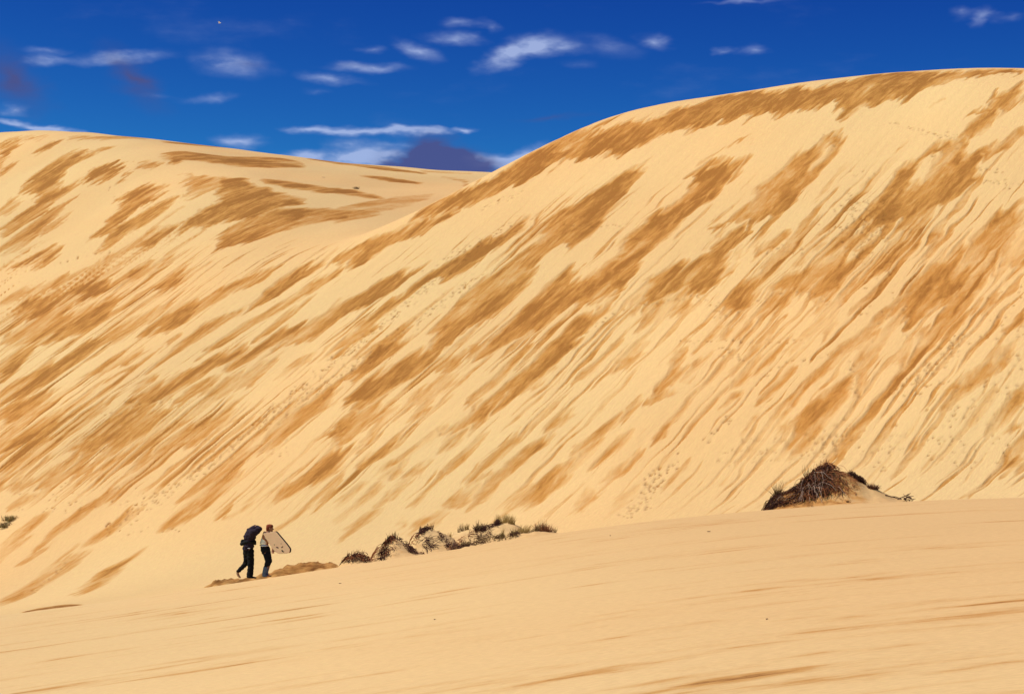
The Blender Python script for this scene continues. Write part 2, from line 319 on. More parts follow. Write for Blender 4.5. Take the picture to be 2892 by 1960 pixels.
STROKE = [
('A',.5,[60,105,12,170,95,14,295,88,12]),('A',.6,[110,250,10,60,290,16,0,335,14]),('A',.7,[250,185,14,310,155,18,375,118,14]),
('A',.8,[500,395,14,420,440,24,340,495,26]),('A',.7,[725,155,8,640,180,12]),('A',.8,[840,320,8,795,375,12]),
('A',.7,[290,540,40,190,600,40,90,660,38,0,715,24]),('A',.62,[450,515,8,330,600,30,220,700,45,100,790,45,0,850,30]),
('A',.6,[435,600,6,350,670,20,270,715,14]),('A',.5,[100,500,30,30,580,35,0,600,30]),
('A',.75,[1135,505,20,1050,550,40,950,620,40,850,680,40,770,690,20]),('A',.75,[850,680,30,740,760,35,660,830,18]),
('A',.7,[1165,655,6,1080,710,28,1000,770,34,930,810,18]),('A',.5,[1200,540,6,1080,620,14,950,740,16,820,830,20,690,900,30]),
('A',.85,[1740,370,6,1850,390,18,2000,415,22,2150,440,18,2324,445,10]),('A',.6,[480,90,10,700,95,10,950,98,8]),
('A',.8,[1080,120,5,1300,138,8,1530,152,4]),('A',.8,[2040,230,4,2200,250,9,2324,265,9]),('A',.5,[130,850,10,220,810,14]),('A',.8,[1130,870,8,1060,915,22]),
('B',.78,[800,570,8,730,600,14,600,660,30,480,700,40,350,760,45,200,830,50,60,890,40,0,910,25]),
('B',.8,[1240,640,10,1150,720,30,1050,780,36,950,830,36,850,900,28,700,925,15]),('B',.6,[1350,580,6,1300,680,5]),
('B',.8,[190,345,5,350,365,12,545,390,5]),('B',.6,[700,350,3,850,375,8,960,388,4]),('B',.8,[0,255,10,250,285,10,570,325,4]),('B',.5,[570,312,4,880,328,4]),
('B',.8,[0,440,16,120,455,20,270,485,8]),
('C',.5,[230,640,12,330,580,10,480,500,6,620,470,4]),('C',.7,[480,650,14,430,730,22]),('C',-.8,[1000,570,24,955,640,22]),('C',-.9,[1730,630,42,1640,720,56]),
('C',.85,[2120,330,40,2030,400,45,1930,470,35,1900,510,15]),('C',.68,[2324,430,28,2200,500,30,2100,570,25,2050,600,20,1960,590,30]),
('C',.4,[1800,215,6,1720,255,8]),('C',.5,[1210,300,20,1160,360,10]),
('D',.88,[1220,50,14,1150,100,40,1070,150,30,1020,180,10]),('D',.72,[810,210,10,700,290,35,560,370,60,420,440,60,330,520,30]),
('D',.72,[1160,240,12,1020,330,30,860,420,35,700,500,35,560,570,40,430,660,40,260,760,60,120,840,60,0,890,40]),
('D',.82,[1760,70,10,1600,140,40,1480,190,45,1350,270,45,1200,340,55,1080,400,45,970,460,25]),
('D',.8,[2090,20,25,1950,90,35,1820,170,35,1710,240,30,1650,300,10]),('D',.7,[2200,80,20,2050,160,30,1900,250,28,1760,340,25,1600,430,22,1450,530,22,1310,610,10]),
('D',.6,[2050,230,8,1900,330,20,1750,455,16]),('D',.75,[1570,330,12,1450,390,25,1330,460,35,1230,530,25,1050,660,8]),
('D',.75,[2324,290,40,2200,340,45,2080,430,55,1950,480,55,1830,510,45,1700,570,40,1560,650,40,1500,700,20]),
('D',.7,[1650,530,15,1500,620,25,1360,690,35,1220,770,50,1080,840,60,900,910,50,820,925,10]),('D',.7,[1770,670,20,1650,750,55,1500,820,45,1400,870,20]),
('D',.65,[1430,760,25,1330,830,45,1230,880,30]),('D',.62,[900,620,14,780,650,30,650,710,25,540,760,12]),('D',.6,[1030,745,15,930,800,30,840,850,18]),
('D',.78,[240,520,20,140,610,40,60,690,60,0,740,60]),('D',.72,[380,860,30,250,900,40,180,930,20]),('D',.5,[1150,500,10,1050,580,20]),('D',.6,[2250,230,8,2130,340,10]),
('D',.6,[1990,650,25,1880,720,25,1840,730,15]),('D',.5,[940,650,8,800,740,14,710,770,8]),('D',.5,[620,30,20,480,90,25,360,140,20]),('D',.5,[330,150,20,180,190,25,0,280,25]),
('E',.88,[540,40,12,420,110,35,280,190,40,140,260,45,0,330,35]),('E',.8,[900,10,25,760,40,40,640,80,35,560,130,25,450,220,20,320,310,25,200,440,40,80,520,35,0,600,25]),
('E',.5,[740,190,8,600,290,12,480,390,10,350,490,18,200,590,12]),('E',.5,[2020,190,14,1930,280,8]),('E',.6,[1210,610,12,1100,710,16,960,830,18,850,920,18]),
('E',.75,[640,590,40,520,660,60,400,740,60,280,810,60,150,890,50,60,930,30]),('E',.7,[440,520,30,320,580,60,220,660,55,140,730,35]),('E',.55,[780,650,50,690,710,45]),
('E',.5,[860,590,25,960,570,20]),('E',.5,[820,760,36,700,800,40,560,890,60]),('E',.55,[1820,560,14,1720,650,30,1630,740,14]),('E',.65,[2000,560,40,1900,660,40,1820,710,25]),
('E',.65,[2270,600,30,2210,680,50,2140,800,35]),('E',.5,[2150,880,40,2050,910,40]),('E',.5,[1980,320,25,1900,390,18]),
('F',.5,[1000,0,0,1000,0,0]),('F',.65,[750,220,14,700,290,32,620,330,35,570,360,18]),('F',.5,[900,370,20,840,450,20]),('F',.55,[1340,600,14,1260,680,20,1210,740,12]),
('F',.55,[1320,160,40,1300,250,30,1290,360,18]),('F',.6,[2170,410,16,2145,480,14]),('F',.5,[1850,670,50,1780,700,30]),
('F',.55,[440,820,18,380,890,22]),('F',.5,[520,830,14,460,910,14]),('F',.5,[320,840,25,240,930,20]),('F',.5,[680,860,14,640,910,18]),('F',.55,[990,830,12,910,920,18]),
('F',.55,[1080,840,12,1020,920,16]),('F',.55,[1920,780,14,1840,880,16]),('F',.5,[1680,870,18,1640,920,25]),('F',.6,[2324,790,20,2230,850,16]),('F',.5,[1000,300,14,950,350,14]),
('F',.45,[480,310,8,455,380,8]),('F',.45,[550,300,8,510,380,8]),('F',.5,[2160,640,14,2070,720,14]),('F',.5,[2010,690,12,1950,780,14]),
('G',.62,[70,130,50,40,230,50,0,310,35]),('G',.72,[1330,0,60,1230,60,55,1130,140,40,1050,220,25,950,320,22,880,420,16]),('G',.65,[1330,120,50,1270,200,45,1240,290,30,1250,400,14]),
('G',.7,[1190,260,25,1120,360,40,1040,470,60,950,550,70,870,640,70,830,740,40]),('G',.5,[780,620,30,730,680,16]),
('G',.52,[600,60,14,520,150,20,470,190,12]),('G',.52,[770,80,12,690,150,22,620,220,14]),('G',.5,[880,60,10,780,170,14]),('G',.5,[240,150,14,160,230,22,110,310,14]),
('G',.52,[400,140,12,320,240,22,230,340,18]),('G',.5,[620,130,20,560,220,35,430,310,18]),('G',.55,[460,390,18,420,440,18]),('G',.52,[800,260,10,720,350,16,640,430,12]),
('G',.5,[380,360,10,280,460,18,190,560,18,120,640,10]),('G',.55,[170,390,10,80,480,16,0,600,25]),('G',.52,[900,380,12,800,470,20,690,560,16]),('G',.5,[840,480,10,760,570,16,690,610,10]),
('G',.5,[610,540,10,520,640,14,470,690,10]),('G',.68,[2290,60,25,2200,150,35,2080,240,40,1980,320,35,1900,390,50,1860,430,40]),('G',.6,[2324,380,60,2250,450,60,2180,530,50,2110,600,40]),
('G',.5,[2090,420,20,2010,530,30,1960,590,18]),('G',.5,[2280,600,30,2210,660,16]),('G',.6,[2324,800,30,2270,870,40]),('G',.42,[1420,410,30,1320,490,25,1200,610,14]),
('G',.5,[1720,40,25,1660,110,18]),('G',.5,[1580,60,10,1500,230,16,1460,370,12]),('G',.4,[960,700,20,900,760,14]),('G',.4,[1780,770,16,1720,830,8]),('G',.4,[430,890,16,360,925,14]),
('H',.76,[340,10,40,200,60,60,80,110,60,0,150,50]),('H',.7,[540,75,10,430,120,40,310,170,45,180,240,40,60,320,40,0,360,30]),('H',.7,[600,290,40,500,330,30,470,400,20]),
('H',.6,[1500,110,50,1380,170,45,1230,260,40,1100,330,35,980,390,35,900,450,15]),('H',.62,[620,460,15,450,500,40,300,530,30,130,560,35,0,590,20]),('H',.55,[230,360,20,100,440,30,0,490,25]),
('H',.65,[2140,20,60,1980,110,60,1880,210,60,1770,310,40]),('H',.6,[1570,400,14,1420,500,30,1300,590,22,1180,690,10]),('H',.68,[1600,480,30,1450,590,40,1300,700,45,1180,790,40,1070,860,20]),
('H',.55,[740,620,16,620,720,18,500,800,20,380,880,20,310,925,12]),('H',.55,[850,760,25,720,880,20]),('H',.5,[230,820,25,140,890,20]),('H',.55,[260,640,20,150,690,25,60,740,20]),
('H',.62,[2230,400,70,2120,490,55,1950,580,35,1840,640,25,1720,680,10]),('H',.5,[1920,450,12,1780,560,18,1640,660,10]),('H',.5,[2200,560,12,2050,700,18,1850,850,16]),
('H',.5,[1700,660,20,1600,740,15,1480,790,8]),('H',.55,[1480,740,10,1410,800,8]),('H',.5,[800,400,12,640,500,20,520,560,14]),
('I',.65,[310,60,40,180,130,60,60,220,70,0,280,40]),('I',.55,[290,180,60,260,240,40]),('I',.5,[580,60,60,480,30,40]),('I',.68,[1000,60,70,900,170,50,780,210,30,690,190,14]),
('I',.6,[810,280,16,740,320,30,680,390,12]),('I',.65,[370,320,25,280,380,40,200,440,25]),('I',.5,[560,420,20,500,520,55,420,560,30]),('I',.55,[420,620,30,330,660,50,230,730,22]),
('I',.5,[650,220,12,500,340,18,380,430,20,310,470,12]),('I',.45,[520,350,10,450,430,18,340,510,10]),('I',.55,[950,290,25,850,380,28,720,490,14,500,710,8]),('I',.55,[1170,280,20,1050,380,22,900,510,18]),
('I',.62,[1430,220,18,1330,300,50,1200,410,40,1100,500,30,1000,600,55,920,690,25]),('I',.5,[980,500,35,920,540,20]),('I',.5,[840,640,60,730,720,35]),('I',.6,[1590,70,28,1500,120,35,1450,150,14]),
('I',.6,[1930,60,22,1850,140,25]),('I',.58,[1790,170,18,1700,270,40,1600,370,55,1520,450,40]),('I',.6,[1530,490,30,1420,560,45,1330,630,50,1240,690,40,1190,720,15]),('I',.5,[1900,270,40,1800,370,35,1730,430,20]),
('I',.55,[2000,370,20,1900,450,28,1820,530,16]),('I',.45,[1690,620,45,1650,740,12]),('I',.55,[1980,570,14,1890,660,35,1810,750,18]),('I',.4,[2040,520,10,1980,570,12]),('I',.6,[2240,120,14,2170,200,20,2130,240,10]),
('I',.45,[2260,480,18,2150,600,16]),('I',.5,[200,560,14,100,630,20,0,710,16]),('I',.5,[300,560,10,150,690,16,0,810,10]),('I',.55,[270,770,10,160,820,35,80,880,30,60,920,14]),('I',.38,[650,810,40,500,860,40]),
('I',.35,[440,800,25,420,840,25]),('I',.35,[2180,400,20,2100,450,16]),
('J',.6,[1300,40,10,960,270,35,800,420,35,560,600,30,350,750,16]),('J',.6,[480,340,25,400,420,40,250,540,55,60,680,35,0,760,25]),('J',.5,[400,530,10,200,680,30,0,830,40]),
('J',.7,[1000,770,20,800,880,60,560,1030,65,330,1180,60,130,1290,40,0,1350,25]),('J',.62,[1600,760,14,1440,880,40,1250,1000,60,1060,1130,50,950,1220,20]),('J',.5,[880,690,14,700,820,20,550,950,25]),
('J',.55,[1640,240,30,1480,360,40,1300,480,50,1100,600,40,980,680,14]),('J',.45,[620,650,10,400,780,25,200,900,20]),
]
# footprint trails up and across the slip face (outline tile, step spread, points)
TRAIL = [
('P',26,3.2,[1484,625,1360,690,1250,745]),('P',16,1.6,[1250,770,1100,900,960,1010,800,1140]),('P',15,1.2,[800,1140,640,1270,480,1390,300,1500]),('P',16,1.6,[1330,790,1160,920,1000,1040,860,1120]),
('C',3,.6,[1450,385,1600,425,1790,485]),('C',4,.6,[2010,680,2100,690,2190,705]),('C',6,.8,[2070,770,2170,780,2270,800]),('C',8,.7,[1040,470,1110,490,1100,560]),
('F',2,.8,[0,655,200,645,310,700,300,790,500,720,620,640,780,610,950,620,1060,690]),('E',2,.8,[1500,610,1560,520,1720,400,1880,310,2050,270,2324,225]),
('G',3,.9,[80,55,400,50,900,60]),('G',6,.9,[340,90,480,180]),('G',2,.8,[1195,190,1205,330,1230,430]),('G',4,.7,[600,290,780,190,1000,160,1150,110]),('G',14,.8,[1950,10,1700,230,1560,390]),
('F',30,1.4,[1180,30,1270,120,1290,230,1270,350]),('F',26,1.2,[1350,60,1370,230,1350,300]),('F',10,.9,[640,330,880,345]),('F',4,.9,[1540,690,1560,770,1570,900]),('F',5,.8,[1440,740,1360,820]),
('B',3,.7,[1480,655,1620,665,1870,670]),('B',10,.8,[960,560,1040,510,1220,460]),('J',4,1.0,[830,830,560,1060,310,1260]),('H',8,.8,[1030,640,830,760,640,880]),('H',10,.8,[2000,20,1840,130,1700,190]),
('H',3,.9,[830,35,1000,35,1150,25]),('H',4,.8,[640,120,760,100,790,110,720,160]),('H',4,.7,[1080,885,1200,860]),('H',3,.8,[860,895,960,865]),('D',3,1.0,[0,130,200,60,300,40]),('A',3,1.0,[300,935,560,870,760,825]),
('C',26,1.0,[1830,490,1870,520,1790,600]),('I',14,.7,[2170,460,2040,630,1930,800]),('G',16,.7,[1100,640,1020,740,990,810]),('G',10,.6,[370,560,290,640,230,740]),
]
SCATTER = [('G',[1650,300,2250,880],150),('F',[1250,380,1500,760],70),('F',[1050,20,1330,200],40),('G',[880,600,1500,900],60),('F',[1620,480,2000,640],24),('C',[1150,650,1350,900],18),('G',[2150,120,2324,500],45),('F',[2080,560,2324,930],40),('H',[60,560,1000,760],110),('A',[600,380,820,490],22),('H',[1350,250,1900,400],40)]
# scuffed strokes where someone wrote in the sand low on the face
SCUFF = [('G',[470,715,500,705,560,700,600,700]),('G',[360,785,440,770,530,765,560,760]),('G',[580,800,610,780,660,765,700,770]),('G',[310,850,330,825,400,840,500,840]),('G',[545,845,620,835,720,825]),
 ('G',[790,840,850,825,920,822]),('G',[690,695,750,695,775,715]),('G',[1350,770,1400,755,1520,760]),('G',[1420,695,1480,670,1560,665]),('G',[1155,660,1180,680,1250,690])]
FLAT_STROKE = [
('K',.62,[0,1505,22,300,1445,28,600,1400,22,850,1380,12]),('K',.7,[600,1525,18,900,1485,34,1150,1445,28,1450,1420,14]),('K',.78,[880,1512,26,1100,1490,26,1260,1478,18]),('K',.75,[1230,1045,6,1330,1036,15,1450,1028,17,1600,1018,10,1720,1008,5]),
('K',.4,[1740,890,10,1850,882,15,2000,880,14,2150,865,8,2324,850,12]),('K',.5,[780,772,4,880,762,7,990,754,3]),('K',.4,[620,758,3,770,752,5]),('K',.36,[240,1345,6,450,1318,10,720,1300,12]),('K',.42,[2130,965,8,2324,955,12]),
('K',.42,[1930,1165,7,2050,1145,9,2240,1130,4]),('K',.36,[1880,1225,10,2080,1205,12,2324,1185,18]),('K',.55,[1250,1385,18,1500,1352,22,1650,1350,16]),('K',.34,[640,1165,8,850,1155,12]),('K',.3,[880,1165,12,980,1158,8]),('K',.3,[1000,1260,6,1320,1230,6]),
('K',.36,[0,885,5,220,868,7,430,855,4]),('K',.34,[100,960,8,400,935,8]),('K',.3,[80,1245,8,240,1235,12]),('K',.34,[1500,1290,8,1900,1240,8]),('K',.5,[1850,1400,14,2050,1370,18,2324,1340,14]),('K',.6,[1350,1440,12,1700,1450,22,2000,1420,14]),
('L',.48,[600,1202,6,700,1192,12,820,1180,12,960,1160,5]),('L',.4,[180,1260,4,300,1255,7]),('L',.42,[1220,1168,4,1400,1150,6]),('L',.34,[940,1405,8,1200,1385,14,1400,1370,8]),('L',.42,[0,1242,5,180,1215,5]),('L',.36,[140,1185,5,340,1165,6]),
('L',.36,[1500,1330,6,1700,1310,8,1900,1300,6]),('L',.4,[1780,1030,4,2000,1015,6,2160,1000,4]),('L',.36,[1260,1095,4,1500,1080,5]),('L',.4,[1880,890,3,2150,872,5,2324,860,4]),('L',.34,[900,1085,4,1130,1062,4]),('L',.3,[0,1470,10,200,1440,12,380,1425,6]),
('L',.3,[760,1465,8,980,1435,8]),('L',.34,[100,1420,6,250,1405,7]),('L',.34,[2030,1005,5,2324,985,7]),('L',.34,[1350,1390,8,1600,1360,10]),('L',.34,[2000,1460,8,2324,1440,10]),('L',.36,[2050,1300,5,2170,1285,7]),
]
def tpx(tile, x, y):
    ox, oy, k = TILES[tile]
    return ox + x/k, oy + y/k
def stroke_outline(p):
    """centre line with half widths -> outline, in picture units of its tile"""
    P = np.array(p, float).reshape(-1, 3); c = P[:, :2]; w = P[:, 2]
    t = np.gradient(c, axis=0); n = np.stack([-t[:, 1], t[:, 0]], 1); n /= np.maximum(np.linalg.norm(n, axis=1, keepdims=True), 1e-6)
    w = w + .5
    a = c + n*w[:, None]; b = c - n*w[:, None]
    d0 = c[0]-c[1]; d0 /= max(np.linalg.norm(d0), 1e-6); d1 = c[-1]-c[-2]; d1 /= max(np.linalg.norm(d1), 1e-6)
    return np.vstack([c[0]+d0*w[0], a, c[-1]+d1*w[-1], b[::-1]])
def poly_sdf(px, py, poly):
    """signed distance, positive inside"""
    d = np.full(px.shape, 1e9); ins = np.zeros(px.shape, bool)
    n = len(poly)
    for i in range(n):
        ax, ay = poly[i]; bx, by = poly[(i+1) % n]
        ex, ey = bx-ax, by-ay; L = ex*ex+ey*ey + 1e-9
        t = np.clip(((px-ax)*ex + (py-ay)*ey)/L, 0, 1)
        d = np.minimum(d, (px-ax-ex*t)**2 + (py-ay-ey*t)**2)
        if abs(ey) > 1e-9:
            c = ((ay > py) != (by > py)) & (px < ex*(py-ay)/ey + ax)
            ins ^= c
    d = np.sqrt(d)
    return np.where(ins, d, -d)
def lay(items, is_stroke, coord, flat=False, y0=84.0):
    """outlines in the sand's own map coordinates"""
    out = []
    for tile, st, p in items:
        pts = stroke_outline(p) if is_stroke else np.array(p, float).reshape(-1, 2)
        P = np.array([tpx(tile, x, y) for x, y in pts])
        h = hits(P[:, 0], P[:, 1], y0 if not flat else 12.0, 440.0 if not flat else 84.0)
        q = np.stack(coord(*h), 1)
        if len(q) > 2: out.append((st, q))
    return out
# ---------------------------------------------------------------- sand material
def sand_material(name, streak, bump_scale, mottle, edge, grain, DRY, DAMP1, DAMP2):
    """dry sand over damp darker sand; 'damp' and 'fall' are stored on the sheet (fall = metres along / up the slope)"""
    m, n, l, p = new_mat(name)
    def mth(op, a, b=None, clamp=False):
        k = n.new('ShaderNodeMath'); k.operation = op; k.use_clamp = clamp
        for i, v in enumerate((a, b)):
            if v is None: continue
            if isinstance(v, (int, float)): k.inputs[i].default_value = v
            else: l.new(v, k.inputs[i])
        return k.outputs[0]
    def attr(a):
        k = n.new('ShaderNodeAttribute'); k.attribute_name = a; return k
    def nz(vec, sc, det, rough, dist=0):
        mp = n.new('ShaderNodeMapping'); mp.inputs['Scale'].default_value = sc; l.new(vec, mp.inputs[0])
        t = n.new('ShaderNodeTexNoise'); t.noise_dimensions = '2D'; t.inputs['Scale'].default_value = 1; t.inputs['Detail'].default_value = det
        t.inputs['Roughness'].default_value = rough; t.inputs['Distortion'].default_value = dist
        l.new(mp.outputs[0], t.inputs['Vector']); return t.outputs['Fac']
    damp = attr('damp').outputs['Fac']; fall = attr('fall').outputs['Vector']; shade = attr('shade').outputs['Fac']; run = attr('run').outputs['Fac']
    s1 = nz(fall, streak[0], 5, .62, .2)
    s2 = nz(fall, streak[1], 4, .6)
    s3 = nz(fall, streak[2], 3, .6)
    w = mth('ADD', damp, mth('MULTIPLY', mth('MULTIPLY', mth('SUBTRACT', s1, .5), run), mth('ADD', mth('MULTIPLY', damp, .48), .18)))
    w = mth('ADD', w, mth('MULTIPLY', mth('MULTIPLY', mth('SUBTRACT', s2, .5), run), mth('ADD', mth('MULTIPLY', damp, .40), .10)))
    s4 = nz(fall, streak[4], 5, .65)
    w = mth('ADD', w, mth('MULTIPLY', mth('SUBTRACT', s4, .5), mth('ADD', mth('MULTIPLY', damp, .80), .05)))
    mr = n.new('ShaderNodeMapRange'); mr.interpolation_type = 'SMOOTHSTEP'; l.new(w, mr.inputs[0])
    mr.inputs[1].default_value = edge[0]; mr.inputs[2].default_value = edge[1]; mr.inputs[3].default_value = 0; mr.inputs[4].default_value = 1
    vb = nz(fall, streak[3], 4, .6, .4)
    tone = mth('ADD', mth('MULTIPLY', mth('SUBTRACT', damp, .30), 1.15), mth('MULTIPLY', mth('MULTIPLY', mth('SUBTRACT', s1, .5), run), .45))
    tone = mth('ADD', tone, mth('MULTIPLY', mth('SUBTRACT', s4, .5), .9))
    tone = mth('ADD', tone, mth('ADD', mth('MULTIPLY', mth('SUBTRACT', vb, .5), mottle), .12), True)
    wet = mth('MULTIPLY', mr.outputs[0], mth('ADD', mth('MULTIPLY', tone, .76), .24))
    ramp = n.new('ShaderNodeValToRGB'); l.new(wet, ramp.inputs[0])
    e = ramp.color_ramp.elements
    e[0].position = 0; e[0].color = DRY+(1,); e[1].position = 1; e[1].color = DAMP2+(1,)
    k = e.new(.38); k.color = tuple(a*.62+b*.38 for a, b in zip(DRY, DAMP1))+(1,)
    k = e.new(.72); k.color = DAMP1+(1,)
    # broad patches of slightly different sand, and grain
    v = nz(fall, (.045, .03, .05), 3, .5)
    g = mth('ADD', mth('MULTIPLY', mth('SUBTRACT', v, .5), .22), 1.0)
    g = mth('ADD', g, mth('MULTIPLY', mth('SUBTRACT', s3, .5), grain))
    g = mth('SUBTRACT', g, mth('MULTIPLY', shade, .5))  # painted shade of the footprints and the scarp
    v2 = nz(fall, (.02, .03, .05), 2, .5)
    hue = n.new('ShaderNodeMix'); hue.data_type = 'RGBA'; hue.blend_type = 'MULTIPLY'; hue.inputs['Factor'].default_value = 1
    hm = n.new('ShaderNodeMix'); hm.data_type = 'RGBA'; hm.inputs['A'].default_value = (1.02, .97, .93, 1); hm.inputs['B'].default_value = (.99, 1.03, 1.05, 1)
    hr = n.new('ShaderNodeMapRange'); hr.inputs[1].default_value = .35; hr.inputs[2].default_value = .65; l.new(v2, hr.inputs[0]); l.new(hr.outputs[0], hm.inputs['Factor'])
    l.new(ramp.outputs[0], hue.inputs['A']); l.new(hm.outputs['Result'], hue.inputs['B'])
    vm = n.new('ShaderNodeVectorMath'); vm.operation = 'SCALE'; l.new(hue.outputs['Result'], vm.inputs[0]); l.new(g, vm.inputs['Scale'])
    l.new(vm.outputs[0], p.inputs['Base Color'])
    p.inputs['Roughness'].default_value = .95; p.inputs['Specular IOR Level'].default_value = .12
    b = n.new('ShaderNodeBump'); b.inputs['Strength'].default_value = .55; b.inputs['Distance'].default_value = bump_scale
    hgt = mth('ADD', mth('MULTIPLY', wet, -.55), mth('ADD', mth('MULTIPLY', s1, .5), mth('MULTIPLY', s3, .5)))
    l.new(hgt, b.inputs['Height']); l.new(b.outputs[0], p.inputs['Normal'])
    return m
MAT_DUNE = sand_material('dune_sand', ((.95, .13, 1), (3.0, .40, 1), (5.0, 1.6, 1), (.30, .11, 1), (1.5, .55, 1)), .16, 1.5, (.16, .33), .18, (.560, .371, .171), (.412, .192, .047), (.262, .108, .022))
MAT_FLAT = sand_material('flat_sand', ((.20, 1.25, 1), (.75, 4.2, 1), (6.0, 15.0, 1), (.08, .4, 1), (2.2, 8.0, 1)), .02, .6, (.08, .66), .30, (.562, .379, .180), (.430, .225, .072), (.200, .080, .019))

def sheet(name, gx, gy, X, Y, Z, mat, attrs):
    """a height sheet; X, Y, Z are (rows, columns)"""
    nr, nc = X.shape
    co = np.stack([X, Y, Z], -1).reshape(-1, 3).astype(np.float32)
    i = np.arange(nr*nc).reshape(nr, nc)
    q = np.stack([i[:-1, :-1], i[:-1, 1:], i[1:, 1:], i[1:, :-1]], -1).reshape(-1, 4).astype(np.int32)
    me = bpy.data.meshes.new(name)
    me.vertices.add(len(co)); me.vertices.foreach_set('co', co.ravel())
    me.loops.add(q.size); me.loops.foreach_set('vertex_index', q.ravel())
    me.polygons.add(len(q)); me.polygons.foreach_set('loop_start', np.arange(0, q.size, 4, dtype=np.int32))
    me.update(calc_edges=True)
    me.polygons.foreach_set('use_smooth', np.ones(len(q), bool))
    for k, (typ, val) in attrs.items():
        a = me.attributes.new(k, typ, 'POINT')
        a.data.foreach_set('vector' if typ == 'FLOAT_VECTOR' else 'value', val.astype(np.float32).ravel())
    me.materials.append(mat)
    return structure(link(bpy.data.objects.new(name, me)))

# ---------------------------------------------------------------- the big slip face and the ridges behind it
aa = np.concatenate([np.arange(-.40, -.302, .004), np.arange(-.302, .302, .00067), np.arange(.302, .401, .004)])
yy = np.concatenate([np.arange(78, 120, .9), np.arange(120, 262, .205), np.arange(262, 410, .66), np.arange(410, 482, 4)])
AA, YY = np.meshgrid(aa, yy); XX = AA*YY
ZZ = H(XX, YY, mounds=False)
S, R = s_of(XX, YY), r_of(XX, YY)
# ragged fingers where dry sand ran down over the damp layer
face = sstep(-9, -2, ZZ)*(1-sstep(.4, 3.0, (-7+.65*(R-114)) - ZZ))          # 1 on the slip face
Sw = S + .9*fbm(S*.22, R*.05, 41, 2) + .25*noise(S*.9, R*.2, 43) + .5*noise(S*.5, R*.35, 44)
Rw = R + face*(2.3*fbm(S*.55, R*.03, 45, 3, .6) + .8*noise(S*1.7, R*.10, 49)) + (1.1+face)*fbm(S*.35, R*.25, 46, 3, .6)
KR = .42
damp = np.zeros(S.shape)
zone = np.zeros(S.shape)
n1 = fbm(Sw*.42, Rw*.028, 61, 3); n2 = fbm(Sw*1.5, Rw*.06, 67, 2)
den = fbm(S*.035, R*.03, 71, 2)
low = 1-sstep(22, 36, ZZ)
damp = face*(.60*sstep(.16, .42, n1+.35*den-.06)*low*.8 + .44*sstep(.10, .42, n2+.45*den)*(.15+.85*low))
for st, poly in lay(POLY, False, lambda x, y: (s_of(x, y), KR*r_of(x, y))) + lay(STROKE, True, lambda x, y: (s_of(x, y), KR*r_of(x, y))):
    m = 4.0
    sel = np.nonzero((Sw > poly[:, 0].min()-m) & (Sw < poly[:, 0].max()+m) & (KR*Rw > poly[:, 1].min()-m) & (KR*Rw < poly[:, 1].max()+m))
    if len(sel[0]) == 0: continue
    d = poly_sdf(Sw[sel], KR*Rw[sel], poly)
    v = sstep(-.75, .55, d)
    if st > 0: damp[sel] = np.maximum(damp[sel], v*st)
    else: damp[sel] = damp[sel]*(1+st*v)
damp *= 1.08 + .55*np.clip(fbm(S*.12, R*.07, 77, 3), -.7, .6) + .35*np.clip(fbm(S*.7, R*.12, 79, 2), -.6, .6)
# footprints: pushed-in dimples with a low downhill lip, bared damp sand and painted shade
rng = np.random.default_rng(11)
prints = []
for tile, spread, step, p in TRAIL:
    c = np.array(p, float).reshape(-1, 2)
    pts = []
    for (x0, y0), (x1, y1) in zip(c[:-1], c[1:]):
        k = max(2, int(math.hypot(x1-x0, y1-y0)/TILES[tile][2]/1.5))
        for t in np.linspace(0, 1, k, endpoint=False): pts.append(tpx(tile, x0+(x1-x0)*t, y0+(y1-y0)*t))
    pts = np.array(pts); hx, hy = hits(pts[:, 0], pts[:, 1])
    last = None; side = 1
    for h in zip(hx, hy):
        if last is not None and math.hypot(h[0]-last[0], h[1]-last[1]) < .48: continue
        last = h; side = -side
        reps = 1 if spread < 6 else 2 if spread < 12 else 5
        for _ in range(reps):
            w = .05 + spread*.04
            prints.append((h[0]+rng.normal(0, w)+side*.09, h[1]+rng.normal(0, w*1.2), rng.uniform(.08, .16), rng.uniform(.05, .18)))
for tile, b, k in SCATTER:
    k = int(k*.7)
    p = np.array([tpx(tile, rng.uniform(b[0], b[2]), rng.uniform(b[1], b[3])) for _ in range(k)])
    for h in zip(*hits(p[:, 0], p[:, 1])):
        prints.append((h[0], h[1], rng.uniform(.08, .15), rng.uniform(.04, .13)))
for tile, p in SCUFF:
    c = np.array(p, float).reshape(-1, 2)
    for (x0, y0), (x1, y1) in zip(c[:-1], c[1:]):
        P = np.array([tpx(tile, x0+(x1-x0)*t, y0+(y1-y0)*t + rng.normal(0, 5)) for t in np.linspace(0, 1, 10)])
        for h in zip(*hits(P[:, 0], P[:, 1])):
            prints.append((h[0]+rng.normal(0, .1), h[1]+rng.normal(0, .15), rng.uniform(.07, .13), rng.uniform(.02, .07)))
shade = np.zeros(S.shape)
da = .00067
